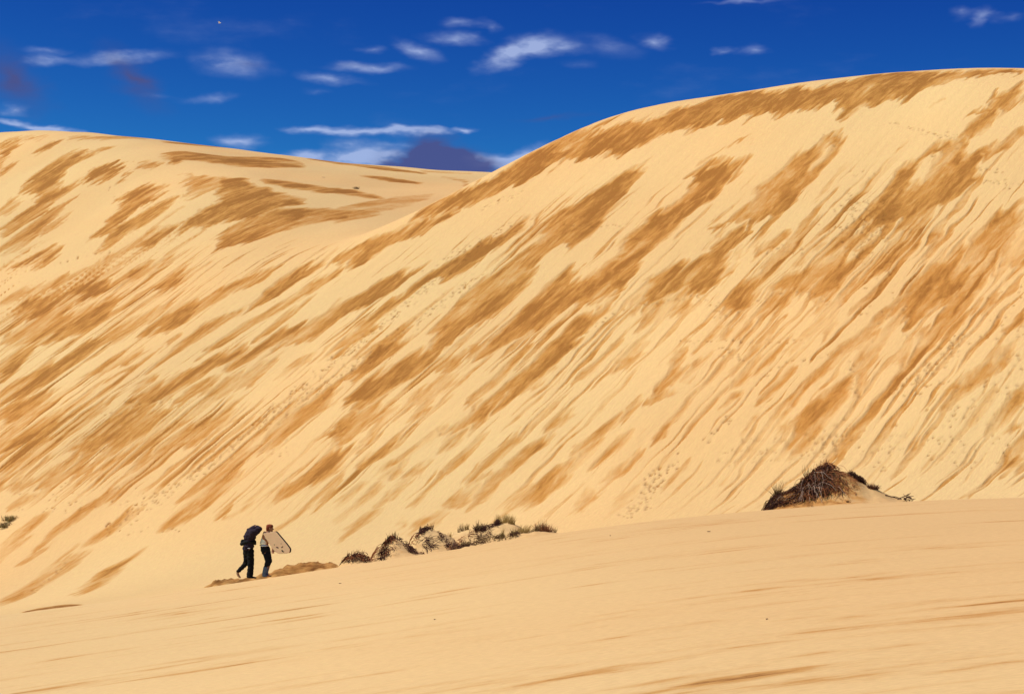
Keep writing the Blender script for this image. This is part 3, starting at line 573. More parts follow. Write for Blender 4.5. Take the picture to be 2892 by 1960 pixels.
for x, y, rad, dep in prints:
    c = int(np.searchsorted(aa, x/y)); r0 = int(np.searchsorted(yy, y))
    kc = int(.6/(y*da))+2; kr = 5
    c0, c1, r1, r2 = max(c-kc, 0), min(c+kc+1, len(aa)), max(r0-kr, 0), min(r0+kr+1, len(yy))
    if c0 >= c1 or r1 >= r2: continue
    dx = XX[r1:r2, c0:c1]-x; dy = YY[r1:r2, c0:c1]-y
    ds = RY*dx-RX*dy; dr = RX*dx+RY*dy
    q = np.exp(-(ds/(rad*1.25))**2 - (dr/(rad*.85))**2)
    ZZ[r1:r2, c0:c1] -= dep*q - dep*.30*np.exp(-((dx+RX*rad*1.9)**2+(dy+RY*rad*1.9)**2)/(rad*rad*1.3))
    shade[r1:r2, c0:c1] = np.maximum(shade[r1:r2, c0:c1], q*(.10+3.6*dep))
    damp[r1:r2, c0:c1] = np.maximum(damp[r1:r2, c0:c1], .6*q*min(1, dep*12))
# damp sand lies a few centimetres lower than the dry flows over it
ZZ -= .13*sstep(.25, .65, damp)*face
ZZ += .05*fbm(S*.8, R*.12, 83, 3)*face
ZZ -= 1.2*(1-sstep(84, 92, YY))
dune = sheet('dune', None, None, XX, YY, ZZ, MAT_DUNE, {'damp': ('FLOAT', np.clip(damp, 0, 1)), 'run': ('FLOAT', .12+.88*face), 'shade': ('FLOAT', np.clip(shade, 0, 1)),
      'fall': ('FLOAT_VECTOR', np.stack([Sw*.35+S*.65, Rw*.35+R*.65, np.zeros_like(S)], -1))})

# ---------------------------------------------------------------- the wind-packed flat in front and the hummocks on its far edge
gx = np.concatenate([np.arange(-120, -22, 4.), np.arange(-22, 22, .092), np.arange(22, 121, 4.)])
gy = np.concatenate([np.arange(-60, 12, 3.), np.arange(12, 40, .2), np.arange(40, 56, .14), np.arange(56, 70.5, .075), np.arange(70.5, 104, 1.)])
GX, GY = np.meshgrid(gx, gy)
GZ = H(GX, GY, mounds=False)
mh = np.where((GY > 55) & (GY < 80), mound_height(GX, GY), 0)
fd = np.zeros(GX.shape)
Xw = GX + 2.6*fbm(GX*.16, GY*1.1, 91, 3, .6); Yw = GY + .30*fbm(GX*.12, GY*.5, 93, 2)
KX = .16
fd = .34*sstep(.10, .6, fbm(Xw*.07, Yw*.65, 95, 3)+.10) + .34*sstep(.15, .6, fbm(Xw*.11, Yw*1.9, 97, 3)+.12)
for st, poly in lay(FLAT_STROKE, True, lambda x, y: (KX*x, y), flat=True):
    m = 2.5
    sel = np.nonzero((KX*Xw > poly[:, 0].min()-m) & (KX*Xw < poly[:, 0].max()+m) & (Yw > poly[:, 1].min()-m) & (Yw < poly[:, 1].max()+m))
    d = poly_sdf(KX*Xw[sel], Yw[sel], poly)
    fd[sel] = np.maximum(fd[sel], st*1.2*sstep(-.40, .36, d))
fd *= np.clip(.95 + 1.1*fbm(GX*.45, GY*1.8, 111, 3, .6) + .7*noise(GX*1.0, GY*4.2, 113), .12, 1.4)
# crumbled dark scarp behind the walkers, rough sand on the hummocks
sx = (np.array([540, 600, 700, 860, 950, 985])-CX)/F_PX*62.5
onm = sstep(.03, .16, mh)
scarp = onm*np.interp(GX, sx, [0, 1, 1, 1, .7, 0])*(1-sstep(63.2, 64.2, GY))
rough = fbm(GX*2.2, GY*2.2, 101, 4, .6)
fd = np.where(onm > 0, fd*(1-onm) + onm*(.22+.3*np.clip(rough+.1, 0, 1)), fd)
stain = np.interp(GX, (np.array([2140, 2165, 2300, 2360, 2420, 2470])-CX)/F_PX*63, [0, .9, .85, .8, .5, .1])*onm*(1-sstep(63.3, 63.8, GY))
fd = np.maximum(fd, stain*(.9+.7*rough))
fd = np.maximum(fd, scarp*(1.25+.5*rough))  # damp scarp sand, the shade of its front painted in too
GZ = GZ + mh + onm*(.05*rough + .03*fbm(GX*6, GY*6, 103, 2)) + scarp*.13*fbm(GX*3.5, GY*3.5, 105, 3)
GZ += .012*fbm(Xw*.25, Yw*2.0, 107, 2)*(1-onm)*(GY > 10)
def ledge(pts, y0, drop):
    """thin broken step on the sand"""
    global GZ, fd
    P = [hit(x, y, 12, 84, flat=True) for x, y in pts]
    for (ax, ay), (bx, by) in zip(P[:-1], P[1:]):
        ex, ey = bx-ax, by-ay; t = np.clip(((GX-ax)*ex+(GY-ay)*ey)/(ex*ex+ey*ey), 0, 1)
        d = np.hypot(GX-ax-ex*t, (GY-ay-ey*t)); w = np.exp(-(d/.22)**2)
        fd = np.maximum(fd, w*1.0); GZ = GZ + drop*np.exp(-(np.hypot(GX-ax-ex*t, GY-ay-ey*t-.25)/.3)**2)
ledge([(75,1727),(110,1720),(150,1712),(185,1708),(215,1703)], 50, .05)
GZ -= 1.2*sstep(92, 100, GY)
flat = sheet('sand_flat', None, None, GX, GY, GZ, MAT_FLAT, {'damp': ('FLOAT', np.clip(fd, 0, 1)), 'run': ('FLOAT', np.ones(GX.shape)), 'shade': ('FLOAT', np.clip(scarp*(.15+1.6*rough), 0, .9)),
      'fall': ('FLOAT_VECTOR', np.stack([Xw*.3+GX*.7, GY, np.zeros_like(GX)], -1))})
# ground out to the horizon under everything
me = bpy.data.meshes.new('ground'); q = 6000.0
me.from_pydata([(-q, -q, -42), (q, -q, -42), (q, q, -42), (-q, q, -42)], [], [(0, 1, 2, 3)]); me.materials.append(MAT_FLAT)
structure(link(bpy.data.objects.new('ground', me)))

_gx0 = np.searchsorted(gx, -22); 
def gz(x, y):
    """height of the finished flat at a map point"""
    i = min(max(int(np.searchsorted(gx, x))-1, 0), len(gx)-2); j = min(max(int(np.searchsorted(gy, y))-1, 0), len(gy)-2)
    u = (x-gx[i])/(gx[i+1]-gx[i]); v = (y-gy[j])/(gy[j+1]-gy[j])
    return float((GZ[j, i]*(1-u)+GZ[j, i+1]*u)*(1-v) + (GZ[j+1, i]*(1-u)+GZ[j+1, i+1]*u)*v)
# ---------------------------------------------------------------- the two walkers
def at(px, py, Y): return Vector(((px-CX)/F_PX*Y, Y, (YH-py)/F_PX*Y))
_b = bmesh.new(); bmesh.ops.create_uvsphere(_b, u_segments=12, v_segments=8, radius=1)
BALL_V = np.array([v.co[:] for v in _b.verts]); BALL_F = [tuple(v.index for v in f.verts) for f in _b.faces]; _b.free()
def blob_mesh(name, segs, voxel=.012, smooth=4, squash=None):
    """one continuous skin grown over tapered limbs; a segment is (p0, r0, p1, r1), a radius may be (x, y, z)"""
    cs, rs = [], []
    for p0, r0, p1, r1 in segs:
        p0, p1 = Vector(p0), Vector(p1)
        r0 = Vector(r0) if hasattr(r0, '__len__') else Vector((r0,)*3); r1 = Vector(r1) if hasattr(r1, '__len__') else Vector((r1,)*3)
        k = max(1, min(16, int((p1-p0).length/max(.4*min(min(r0), min(r1)), .006))))
        for i in range(k+1): cs.append(p0.lerp(p1, i/k)); rs.append(r0.lerp(r1, i/k))
    V = np.concatenate([BALL_V*np.array(r)[None] + np.array(c)[None] for c, r in zip(cs, rs)])
    nb = len(BALL_V)
    me = bpy.data.meshes.new(name); me.from_pydata(V.tolist(), [], [tuple(j+i*nb for j in f) for i in range(len(cs)) for f in BALL_F]); me.update()
    o = bpy.data.objects.new(name, me); COL.objects.link(o)
    rm = o.modifiers.new('r', 'REMESH'); rm.mode = 'VOXEL'; rm.voxel_size = voxel; rm.use_smooth_shade = True
    if smooth:
        sm = o.modifiers.new('s', 'SMOOTH'); sm.factor = .5; sm.iterations = smooth
    dg = bpy.context.evaluated_depsgraph_get()
    out = bpy.data.meshes.new_from_object(o.evaluated_get(dg))
    bpy.data.objects.remove(o, do_unlink=True); bpy.data.meshes.remove(me)
    out.name = name
    return out
def blob(name, segs, mat, parent=None, voxel=.012, smooth=4, crumple=0, seed=0):
    me = blob_mesh(name, segs, voxel, smooth)
    if crumple:
        n = len(me.vertices); co = np.empty(n*3, np.float32); me.vertices.foreach_get('co', co); co = co.reshape(-1, 3)
        no = np.empty(n*3, np.float32); me.vertices.foreach_get('normal', no); no = no.reshape(-1, 3)
        d = fbm(co[:, 0]*9+co[:, 1]*5, co[:, 2]*13+co[:, 1]*4, 300+seed, 3)*crumple
        co = co + no*d[:, None]; me.vertices.foreach_set('co', co.ravel()); me.update()
    me.materials.clear(); me.materials.append(mat)
    o = link(bpy.data.objects.new(name, me))
    if parent is not None: adopt(o, parent)
    return o
def hand(wrist, direc, normal, curl=.5, s=1.0):
    """palm, four unequal fingers that bend at the knuckles, and a thumb from the side of the palm"""
    d = Vector(direc).normalized(); n = (Vector(normal) - Vector(normal).dot(d)*d).normalized(); w = d.cross(n)
    wrist = Vector(wrist); kn = wrist + d*.085*s
    seg = [(wrist, .024*s, wrist+d*.03*s, .028*s)]
    for k, (off, ln) in enumerate(((-.030, .068), (-.010, .078), (.010, .074), (.029, .058))):
        b = kn + w*off*s
        seg.append((wrist+d*.03*s+w*off*.6*s, .017*s, b, .013*s))
        d1 = (d*math.cos(curl*.8) + n*math.sin(curl*.8)); d2 = (d*math.cos(curl*1.9) + n*math.sin(curl*1.9))
        m = b + d1*ln*.55*s
        seg += [(b, .0115*s, m, .0105*s), (m, .0105*s, m+d2*ln*.5*s, .009*s)]
    t0 = wrist + d*.025*s - w*.025*s; t1 = t0 + (d*.6-w*.7+n*.3).normalized()*.045*s
    seg += [(t0, .015*s, t1, .013*s), (t1, .012*s, t1+(d*.8-w*.2+n*.5).normalized()*.035*s, .010*s)]
    return seg

SKIN = plain('sunburnt_skin', (.36, .17, .10), .7, .12, 8)
JACKET = plain('purple_black_jacket', (.017, .009, .021), .85, .4, 9)
BLACK = plain('black_cloth', (.004, .004, .005), .9, .3, 10)
TROUSER = plain('black_trousers', (.0045, .004, .005), .95, .3, 8)
SOLE = plain('pale_sole', (.50, .33, .20), .8, .2, 14)
HAIR = plain('auburn_hair', (.20, .040, .014), .7, .35, 30)
WHITE_TOP = plain('white_top', (.86, .83, .76), .9, .06, 10)
NAVY = plain('navy_black_cloth', (.005, .006, .011), .9, .3, 9)
DENIM = plain('faded_blue_denim', (.085, .125, .21), .9, .3, 14)
STRIPE = plain('pale_blue_stripe', (.62, .68, .78), .8, .08, 10)

YP = 60.35
def q(zx, zy, dy=0.0): return at(640+zx/7.873, 1460+zy/7.873, YP+dy)

# walker in the dark hooded jacket, bent into the wind with arms up over the head
hipC, chest, neck, headC = q(490, 690), q(525, 430), q(585, 325), q(672, 268)
body = []
def limb(*a):
    for (p0, r0), (p1, r1) in zip(a[:-1], a[1:]): body.append((p0, r0, p1, r1))
limb((hipC, (.125, .165, .12)), (q(495, 590), (.11, .15, .10)), (chest, (.125, .18, .13)), (neck, (.07, .10, .08)), (headC, .06))
limb((headC, (.088, .075, .098)), (q(690, 285), (.075, .066, .075)))
body.append((q(722, 290), .016, q(735, 305), .014))                                       # nose
for sgn in (-1, 1): body.append((q(672, 275, sgn*.076), .022, q(668, 288, sgn*.076), .018))  # ears
limb((q(575, 345, -.19), .065), (q(742, 268, -.17), .048), (q(668, 215, -.09), .036))
limb((q(575, 345, .19), .065), (q(735, 290, .18), .048), (q(685, 222, .07), .036))
body += hand(q(662, 212, -.085), (-.6, .5, .3), (0, .3, -1), .4) + hand(q(680, 219, .065), (-.6, -.5, .3), (0, -.3, -1), .4)
limb((q(512, 730, -.085), .10), (q(545, 1010, -.09), .066), (q(522, 1300, -.09), .045))
limb((q(455, 730, .085), .10), (q(432, 1008, .10), .066), (q(262, 1212, .10), .045))
body += [(q(515, 1322, -.09), .042, q(590, 1338, -.09), .034), (q(590, 1338, -.09), .034, q(640, 1342, -.09), .022)]
body += [(q(240, 1222, .10), .042, q(262, 1290, .10), .038), (q(262, 1290, .10), .036, q(300, 1335, .10), .026)]
root = blob('person', body, SKIN, None, .0115, 3)
tag(root, 'person in a dark hooded jacket and black trousers, bent forward with arms over the head', 'person')
p1 = root
jk = [(q(470, 715), (.175, .20, .06), q(492, 640), (.185, .205, .10)), (q(492, 640), (.185, .205, .10), q(505, 540), (.175, .20, .12)),
      (q(505, 540), (.175, .20, .12), q(515, 430), (.215, .225, .14)), (q(515, 430), (.215, .225, .14), q(555, 320), (.175, .20, .13)),
      (q(560, 320), (.15, .19, .12), q(620, 265), (.12, .12, .10))]
for sg in (-1, 1):
    jk += [(q(570, 400, sg*.17), .10, q(690, 325, sg*.17), .085), (q(570, 350, sg*.19), .10, q(738, 264+8*(sg > 0), sg*.175), .080), (q(738, 264+8*(sg > 0), sg*.175), .080, q(680, 216, sg*.095), .052)]
blob('jacket', jk, JACKET, p1, .014, 3, .022, 1)
hd = [(q(560, 255), (.10, .13, .07), q(640, 250), (.125, .125, .115)), (q(640, 250), (.125, .125, .115), q(690, 258), (.115, .115, .10)), (q(690, 258), (.11, .11, .095), q(735, 262), (.06, .10, .06)),
      (q(520, 250), (.05, .08, .035), q(470, 285), (.05, .08, .04))]
blob('hood', hd, JACKET, p1, .013, 3, .02, 2)
wb = [(q(345, 585), (.07, .10, .08), q(360, 520), (.055, .10, .05)), (q(345, 585), (.075, .12, .06), q(430, 570), (.10, .17, .10)), (q(430, 560), (.10, .205, .09), q(590, 545), (.10, .215, .075)), (q(590, 545), (.09, .2, .07), q(630, 575), (.05, .12, .07))]
blob('waist_wrap', wb, BLACK, p1, .014, 3, .02, 3)
tr = [(q(480, 715), (.17, .18, .08), q(485, 790), (.165, .17, .10)),
      (q(520, 760, -.085), (.14, .115, .12), q(540, 1010, -.09), (.112, .09, .10)), (q(540, 1010, -.09), (.112, .09, .09), q(530, 1180, -.09), (.105, .085, .08)), (q(530, 1180, -.09), (.105, .085, .08), q(514, 1318, -.09), (.115, .10, .05)),
      (q(445, 760, .085), (.128, .115, .12), q(445, 1000, .10), (.102, .09, .10)), (q(445, 1000, .10), (.10, .09, .09), q(345, 1120, .10), (.075, .08, .075)), (q(345, 1120, .10), (.075, .08, .075), q(262, 1200, .10), (.075, .08, .055))]
blob('trousers', tr, TROUSER, p1, .014, 3, .018, 4)
blob('shoe', [(q(228, 1235, .10), (.030, .045, .04), q(248, 1290, .10), (.030, .045, .04)), (q(248, 1290, .10), (.03, .045, .035), q(296, 1345, .10), (.026, .04, .022))], SOLE, p1, .01, 2)
blob('shoe', [(q(505, 1335, -.09), (.05, .05, .035), q(640, 1347, -.09), (.045, .045, .025))], BLACK, p1, .01, 2)
blob('hem_highlight', [(q(475, 690, -.215), (.012, .01, .01), q(515, 694, -.215), (.012, .01, .009))], STRIPE, p1, .006, 1)  # pale blob standing in for a small highlight at the hem

# red-haired walker carrying the board
body = []
hp, ch, nk, hc = q(868, 715), q(880, 430), q(935, 325), q(962, 238)
limb((hp, (.125, .155, .12)), (q(862, 600), (.10, .125, .09)), (ch, (.115, .15, .12)), (q(905, 365), (.10, .14, .07)), (nk, .052), (hc, .06))
limb((hc, (.086, .074, .105)), (q(985, 262), (.074, .064, .075)))
body.append((q(1036, 258), .016, q(1046, 275), .014))
body.append((q(1005, 312), .03, q(1020, 305), .022))                                      # chin
for sgn in (-1, 1): body.append((q(962, 245, sgn*.075), .020, q(960, 258, sgn*.075), .017))
limb((q(848, 348, -.13), .056), (q(806, 455, -.14), .042), (q(930, 560, -.12), .032))
limb((q(935, 355, .15), .056), (q(1008, 560, .02), .042), (q(1022, 715, -.30), .036))
body += hand(q(930, 560, -.12), (.8, .1, -.4), (.3, -.6, .6), .6) + hand(q(1022, 715, -.30), (.1, -.25, -1), (.2, -1, .1), 1.0, 1.2)
limb((q(858, 760, -.07), .098), (q(925, 975, -.07), .064), (q(838, 1270, -.07), .043))
limb((q(895, 760, .07), .098), (q(955, 985, .07), .064), (q(880, 1275, .07), .043))
for (zx, zy, dy) in ((838, 1290, -.07), (880, 1292, .07)):
    body += [(q(zx, zy, dy), .04, q(zx+70, zy+14, dy), .032), (q(zx+70, zy+14, dy), .03, q(zx+110, zy+17, dy), .02)]
p2 = blob('person', body, SKIN, None, .0115, 3)
tag(p2, 'red-haired person in a white top carrying the pale board against the body', 'person')
blob('hair', [(q(945, 215), (.105, .095, .085), q(965, 205), (.10, .09, .07)), (q(925, 240), (.075, .085, .10), q(915, 285), (.055, .07, .07)), (q(915, 285), (.05, .07, .06), q(893, 318), (.022, .05, .03)), (q(990, 190), (.06, .07, .04), q(1010, 215), (.05, .06, .03))], HAIR, p2, .011, 2, .016, 5)
blob('white_top', [(q(905, 372), (.115, .155, .07), q(880, 440), (.14, .165, .10)), (q(880, 440), (.14, .165, .10), q(838, 530), (.125, .155, .10)), (q(838, 530), (.125, .155, .10), q(835, 590), (.135, .16, .05)), (q(780, 570), (.06, .10, .06), q(805, 480), (.05, .10, .06))], WHITE_TOP, p2, .012, 2, .012, 6)
blob('waistband', [(q(835, 622), (.145, .165, .025), q(845, 645), (.14, .165, .03))], STRIPE, p2, .011, 2, .008, 7)
blob('knotted_sleeve', [(q(785, 616, -.10), (.03, .03, .018), q(742, 628, -.10), (.018, .02, .014))], NAVY, p2, .008, 1)
sh = [(q(850, 660), (.15, .185, .05), q(865, 730), (.165, .19, .11)), (q(835, 740), (.10, .16, .10), q(850, 800), (.10, .15, .07)),
      (q(865, 770, -.07), (.115, .10, .11), q(925, 965, -.07), (.10, .085, .10)), (q(925, 965, -.07), (.095, .085, .09), q(875, 1095, -.07), (.075, .075, .05)),
      (q(905, 770, .07), (.115, .10, .11), q(955, 975, .07), (.09, .085, .10)), (q(955, 975, .07), (.085, .085, .09), q(905, 1095, .07), (.075, .075, .05))]
blob('shorts', sh, NAVY, p2, .013, 3, .014, 8)
blob('trouser_leg', [(q(868, 1110, -.07), (.078, .078, .03), q(838, 1265, -.07), (.07, .075, .06)), (q(838, 1265, -.07), (.07, .075, .05), q(850, 1310, -.07), (.085, .08, .03))], DENIM, p2, .012, 2, .012, 9)
blob('trouser_leg', [(q(900, 1110, .07), (.075, .078, .03), q(878, 1265, .07), (.065, .075, .06)), (q(878, 1265, .07), (.065, .075, .05), q(892, 1308, .07), (.08, .08, .03))], DENIM, p2, .012, 2, .012, 10)

# the bodyboard, its slick side to the camera
BOARD = plain('sand_dusted_board', (.60, .395, .25), .6, .10, 5, .3)
RAIL = plain('black_rail_foam', (.012, .010, .010), .7, .3, 20)
bc = q(1110, 560, -.45); ang_b = math.radians(-26)
bn = Vector((math.sin(ang_b), -math.cos(ang_b), -.06)).normalized()                        # face turned to the left
def on_board(zx, zy):
    d = q(zx, zy); d = d/d.y
    return d*(bc.dot(bn)/d.dot(bn))
ctrl = [(805, 362), (860, 352), (940, 342), (1010, 330), (1080, 318), (1110, 338), (1180, 420), (1260, 515), (1330, 600), (1390, 680), (1408, 715), (1402, 775), (1380, 795), (1290, 806), (1180, 814), (1150, 806), (1100, 780), (1060, 752), (1010, 690), (950, 600), (900, 520), (850, 440)]
edge = [on_board(*c) for c in ctrl]; cen = sum(edge, Vector())/len(edge); m = len(edge); TH = .09
def ring(scale, depth): return [cen + (p-cen)*scale - bn*depth for p in edge]
rings = [ring(.985, 0), ring(1.0, .008), ring(1.0, TH-.008), ring(.985, TH)]
brd = empty('bodyboard', cen - bn*TH/2)
tag(brd, 'pale tan bodyboard with a black rail and black marks, held by the red-haired person', 'board')
v = rings[0] + rings[1] + rings[2] + rings[3]
f = [tuple(range(m))[::-1], tuple(range(3*m, 4*m))]
for a in (0, 2): f += [(a*m+i, a*m+(i+1) % m, (a+1)*m+(i+1) % m, (a+1)*m+i) for i in range(m)]
adopt(mesh_obj('slick', v, f, BOARD), brd)
rv = ring(1.006, .006) + ring(1.012, .014) + ring(1.012, TH-.014) + ring(1.006, TH-.006)
rf = [(a*m+i, a*m+(i+1) % m, (a+1)*m+(i+1) % m, (a+1)*m+i) for a in range(3) for i in range(m)]
adopt(mesh_obj('rail', rv, rf, RAIL, None, True), brd)
MARK = plain('black_print', (.012, .010, .010), .8, .2, 20)
for pts in ([(1047, 606), (1068, 604), (1076, 618), (1058, 622)], [(1202, 586), (1216, 580), (1222, 594), (1208, 598)], [(1100, 656), (1128, 660), (1160, 676), (1150, 690), (1118, 684), (1104, 672)],
            [(1212, 672), (1232, 654), (1252, 642), (1258, 656), (1240, 676), (1222, 684)], [(1218, 730), (1240, 726), (1252, 748), (1282, 764), (1268, 780), (1240, 770), (1222, 752)]):
    a = [on_board(*p)+bn*.003 for p in pts]; b = [p-bn*.004 for p in a]; k = len(pts)
    adopt(mesh_obj('printed_mark', a+b, [tuple(range(k))[::-1]] + [(i, (i+1) % k, k+(i+1) % k, k+i) for i in range(k)], MARK), brd)
# ---------------------------------------------------------------- marram grass and dead root mats on the hummocks
DEAD = plain('dead_root_mat', (.056, .020, .012), .95, .5, 25)
RUST = plain('rusty_dead_stems', (.21, .072, .026), .95, .4, 25)
PALE = plain('bleached_stems', (.30, .20, .15), .9, .2, 25)
GRASS = plain('olive_grass', (.28, .17, .045), .8, .35, 20)
STALK = plain('dark_olive_stalk', (.13, .075, .022), .85, .35, 20)
rnd = random.Random(5)
def clump(at=(.06, .22, .30, .55, .62, .88)):
    c = rnd.choice(at); return min(max(rnd.gauss(c, .05), 0), 1)
class Strands:
    """many thin three-sided stems in one mesh"""
    def __init__(self): self.v = []; self.f = []
    def add(self, pts, w0, w1=None):
        w1 = w0*.35 if w1 is None else w1; k = len(pts); b = len(self.v)
        for i, p in enumerate(pts):
            d = (pts[min(i+1, k-1)]-pts[max(i-1, 0)]).normalized()
            u = d.cross(Vector((.3, .9, .2))).normalized(); w = d.cross(u); r = (w0+(w1-w0)*i/(k-1))*.5
            for j in range(3):
                a = j*2.0944; self.v.append(p + u*math.cos(a)*r + w*math.sin(a)*r)
        for i in range(k-1):
            for j in range(3):
                q0 = b+i*3+j; q1 = b+i*3+(j+1) % 3
                self.f.append((q0, q1, q1+3, q0+3))
    def build(self, name, mat, root):
        if not self.v: return None
        o = adopt(mesh_obj(name, self.v, self.f, mat), root); o['kind'] = 'stuff'
        return o
def gpt(px, Y, lift=0.0):
    x = (px-CX)/F_PX*Y
    return Vector((x, Y, gz(x, Y)+lift))
def blades(S, px, Y, n, h, spread, lean=(0, 0), w=.014, jit=.35):
    """upright tuft"""
    for _ in range(n):
        a = rnd.uniform(0, 6.283); rr = spread*math.sqrt(rnd.random())
        x = (px-CX)/F_PX*Y + rr*math.cos(a); y = Y + rr*math.sin(a)*.8
        b = Vector((x, y, gz(x, y)-.02)); L = h*rnd.uniform(.55, 1.1)
        d = Vector((lean[0]+rnd.gauss(0, jit)+.5*rr*math.cos(a)/max(spread, .01)*jit, lean[1]+rnd.gauss(0, jit), 1)).normalized()
        bend = Vector((rnd.gauss(.10, .15), rnd.gauss(0, .12), -.12))
        S.add([b, b+d*L*.5, b+d*L+bend*L*.6], w*rnd.uniform(.7, 1.3), w*.25)
def mat_cover(S, x0, x1, y0, y1, n, L, direc, w, lift=.05, wob=.25, k=5, weight=None):
    """stems draped over the sand: px range, distance range, run direction on the map"""
    for _ in range(n):
        px = rnd.uniform(x0, x1); Y = rnd.uniform(y0, y1)
        if weight and rnd.random() > weight((px-x0)/(x1-x0)): continue
        x = (px-CX)/F_PX*Y; y = Y; a = math.atan2(direc[1], direc[0]) + rnd.gauss(0, .55); l = L*rnd.uniform(.5, 1.3); pts = []
        l0 = rnd.uniform(.0, lift)
        for i in range(k):
            pts.append(Vector((x, y, gz(x, y)+l0+rnd.uniform(-.01, lift*.9)*(1 if 0 < i < k-1 else .4))))
            a += rnd.gauss(0, wob); x += math.cos(a)*l/(k-1); y += math.sin(a)*l/(k-1)
        S.add(pts, w*rnd.uniform(.6, 1.5), w*.4)
def thing(name, px, Y, label, cat='grass', group=None):
    o = empty(name, gpt(px, Y)); tag(o, label, cat, group); return o

# big hummock on the right: a hanging mat of dead roots over its left side
t = thing('root_mat', 2300, 62.9, 'large dark mat of dead roots hanging over the tall right-hand hummock', 'dead plant')
S = Strands(); mat_cover(S, 2285, 2346, 62.1, 63.6, 330, .55, (-.2, -1), .028, .15, .25); mat_cover(S, 2245, 2290, 62.6, 63.5, 90, .45, (-.7, -.7), .024, .10, .3)
mat_cover(S, 2160, 2290, 62.9, 63.5, 70, .50, (-.8, -.6), .022, .07, .3); mat_cover(S, 2170, 2300, 61.9, 62.4, 90, .50, (-.9, -.4), .022, .07, .3)
mat_cover(S, 2168, 2205, 61.9, 63.3, 110, .35, (-.4, -1), .026, .14, .3); S.build('dead_roots', DEAD, t)
S = Strands(); mat_cover(S, 2268, 2372, 61.9, 63.6, 240, .5, (-.3, -1), .022, .17, .25); mat_cover(S, 2160, 2290, 61.9, 63.4, 150, .45, (-.8, -.6), .02, .08, .3); S.build('rusty_stems', RUST, t)
S = Strands(); mat_cover(S, 2268, 2345, 62.0, 62.9, 34, .75, (-.25, -1), .022, .24, .12); mat_cover(S, 2210, 2300, 62.0, 62.6, 14, .8, (-.9, -.5), .020, .16, .12); S.build('bleached_stems', PALE, t)
S = Strands()
for _ in range(46):
    b = gpt(rnd.uniform(2300, 2335), rnd.uniform(63.1, 63.6), .05); S.add([b, b+Vector((rnd.gauss(.02, .06), 0, .10)), b+Vector((rnd.gauss(.06, .11), 0, rnd.uniform(.16, .36)))], .028)
S.build('crown_stems', RUST, t)

def tuft(px, Y, n, h, sp, label, kind='grass_tuft', mat=GRASS, lean=(0, 0), w=.014, jit=.3, base=0, group=None):
    t = thing(kind, px, Y, label, 'grass', group)
    S = Strands(); blades(S, px, Y, n, h, sp, lean, w, jit); S.build('blades', mat, t)
    if base:
        S = Strands(); blades(S, px, Y, base, h*.45, sp*1.1, lean, .02, .5); S.build('dead_base', DEAD, t)
    return t
tuft(2196, 63.0, 44, .62, .09, 'spiky grass tuft on the lower left shoulder of the tall right-hand hummock', mat=STALK, jit=.40, base=30, w=.020)
tuft(2281, 63.5, 22, .66, .07, 'thin upright grass on the left slope just below the hummock peak', mat=STALK, lean=(-.1, 0), jit=.22, base=14, w=.019)
tuft(2265, 63.5, 12, .34, .07, 'few short blades left of the thin upright grass on the hummock', mat=GRASS, lean=(-.4, 0), jit=.25, w=.018)
t = thing('creeper', 2420, 63.3, 'dark clump of creeper on the right slope of the tall hummock', 'plant')
S = Strands(); mat_cover(S, 2395, 2438, 63.0, 63.6, 260, .18, (.6, -.6), .022, .14, .6, 4); S.build('stems', DEAD, t)
S = Strands(); mat_cover(S, 2344, 2440, 63.2, 63.6, 60, .35, (1, -.1), .020, .05, .3, 4); S.build('runners', RUST, t)
t = thing('creeper', 2465, 62.9, 'small round dark bush low on the right end of the tall hummock', 'plant')
S = Strands(); blades(S, 2466, 62.7, 150, .22, .16, (0, 0), .018, .7); S.build('stems', DEAD, t)
S = Strands(); blades(S, 2466, 62.7, 50, .24, .17, (0, 0), .014, .7); S.build('rusty_stems', RUST, t)
t = thing('root_mat', 2390, 62.4, 'sparse rusty roots on the bare sandy flank of the tall hummock', 'dead plant')
S = Strands(); mat_cover(S, 2345, 2420, 61.9, 63.0, 90, .3, (.4, -1), .016, .05, .5, 4); S.build('roots', RUST, t)
t = thing('driftwood', 2555, 62.6, 'dark twisted driftwood at the far right foot of the tall hummock', 'driftwood')
S = Strands()
for (a, b, c) in (((2515, .03), (2530, .10), (2548, .05)), ((2535, .02), (2556, .18), (2572, .30)), ((2556, .03), (2564, .26), (2574, .10)), ((2552, .05), (2562, .16), (2580, .22)), ((2500, .02), (2520, .05), (2545, .03))):
    S.add([gpt(a[0], 62.3, a[1]), gpt(b[0], 62.3, b[1]), gpt(c[0], 62.3, c[1])], .045, .02)
for _ in range(40):
    b = gpt(rnd.uniform(2555, 2576), rnd.uniform(62.2, 62.5), rnd.uniform(.02, .16)); S.add([b, b+Vector((rnd.gauss(0, .06), rnd.gauss(0, .04), rnd.uniform(-.02, .09)))], .03)
S.build('branches', DEAD, t)
tuft(2395, 61.3, 26, .13, .06, 'tiny dark sprig in the sand below the tall hummock', mat=DEAD, jit=.6)
tuft(2291, 61.2, 16, .10, .07, 'tiny flat sprig in the sand left of the dark sprig', mat=DEAD, jit=.9)

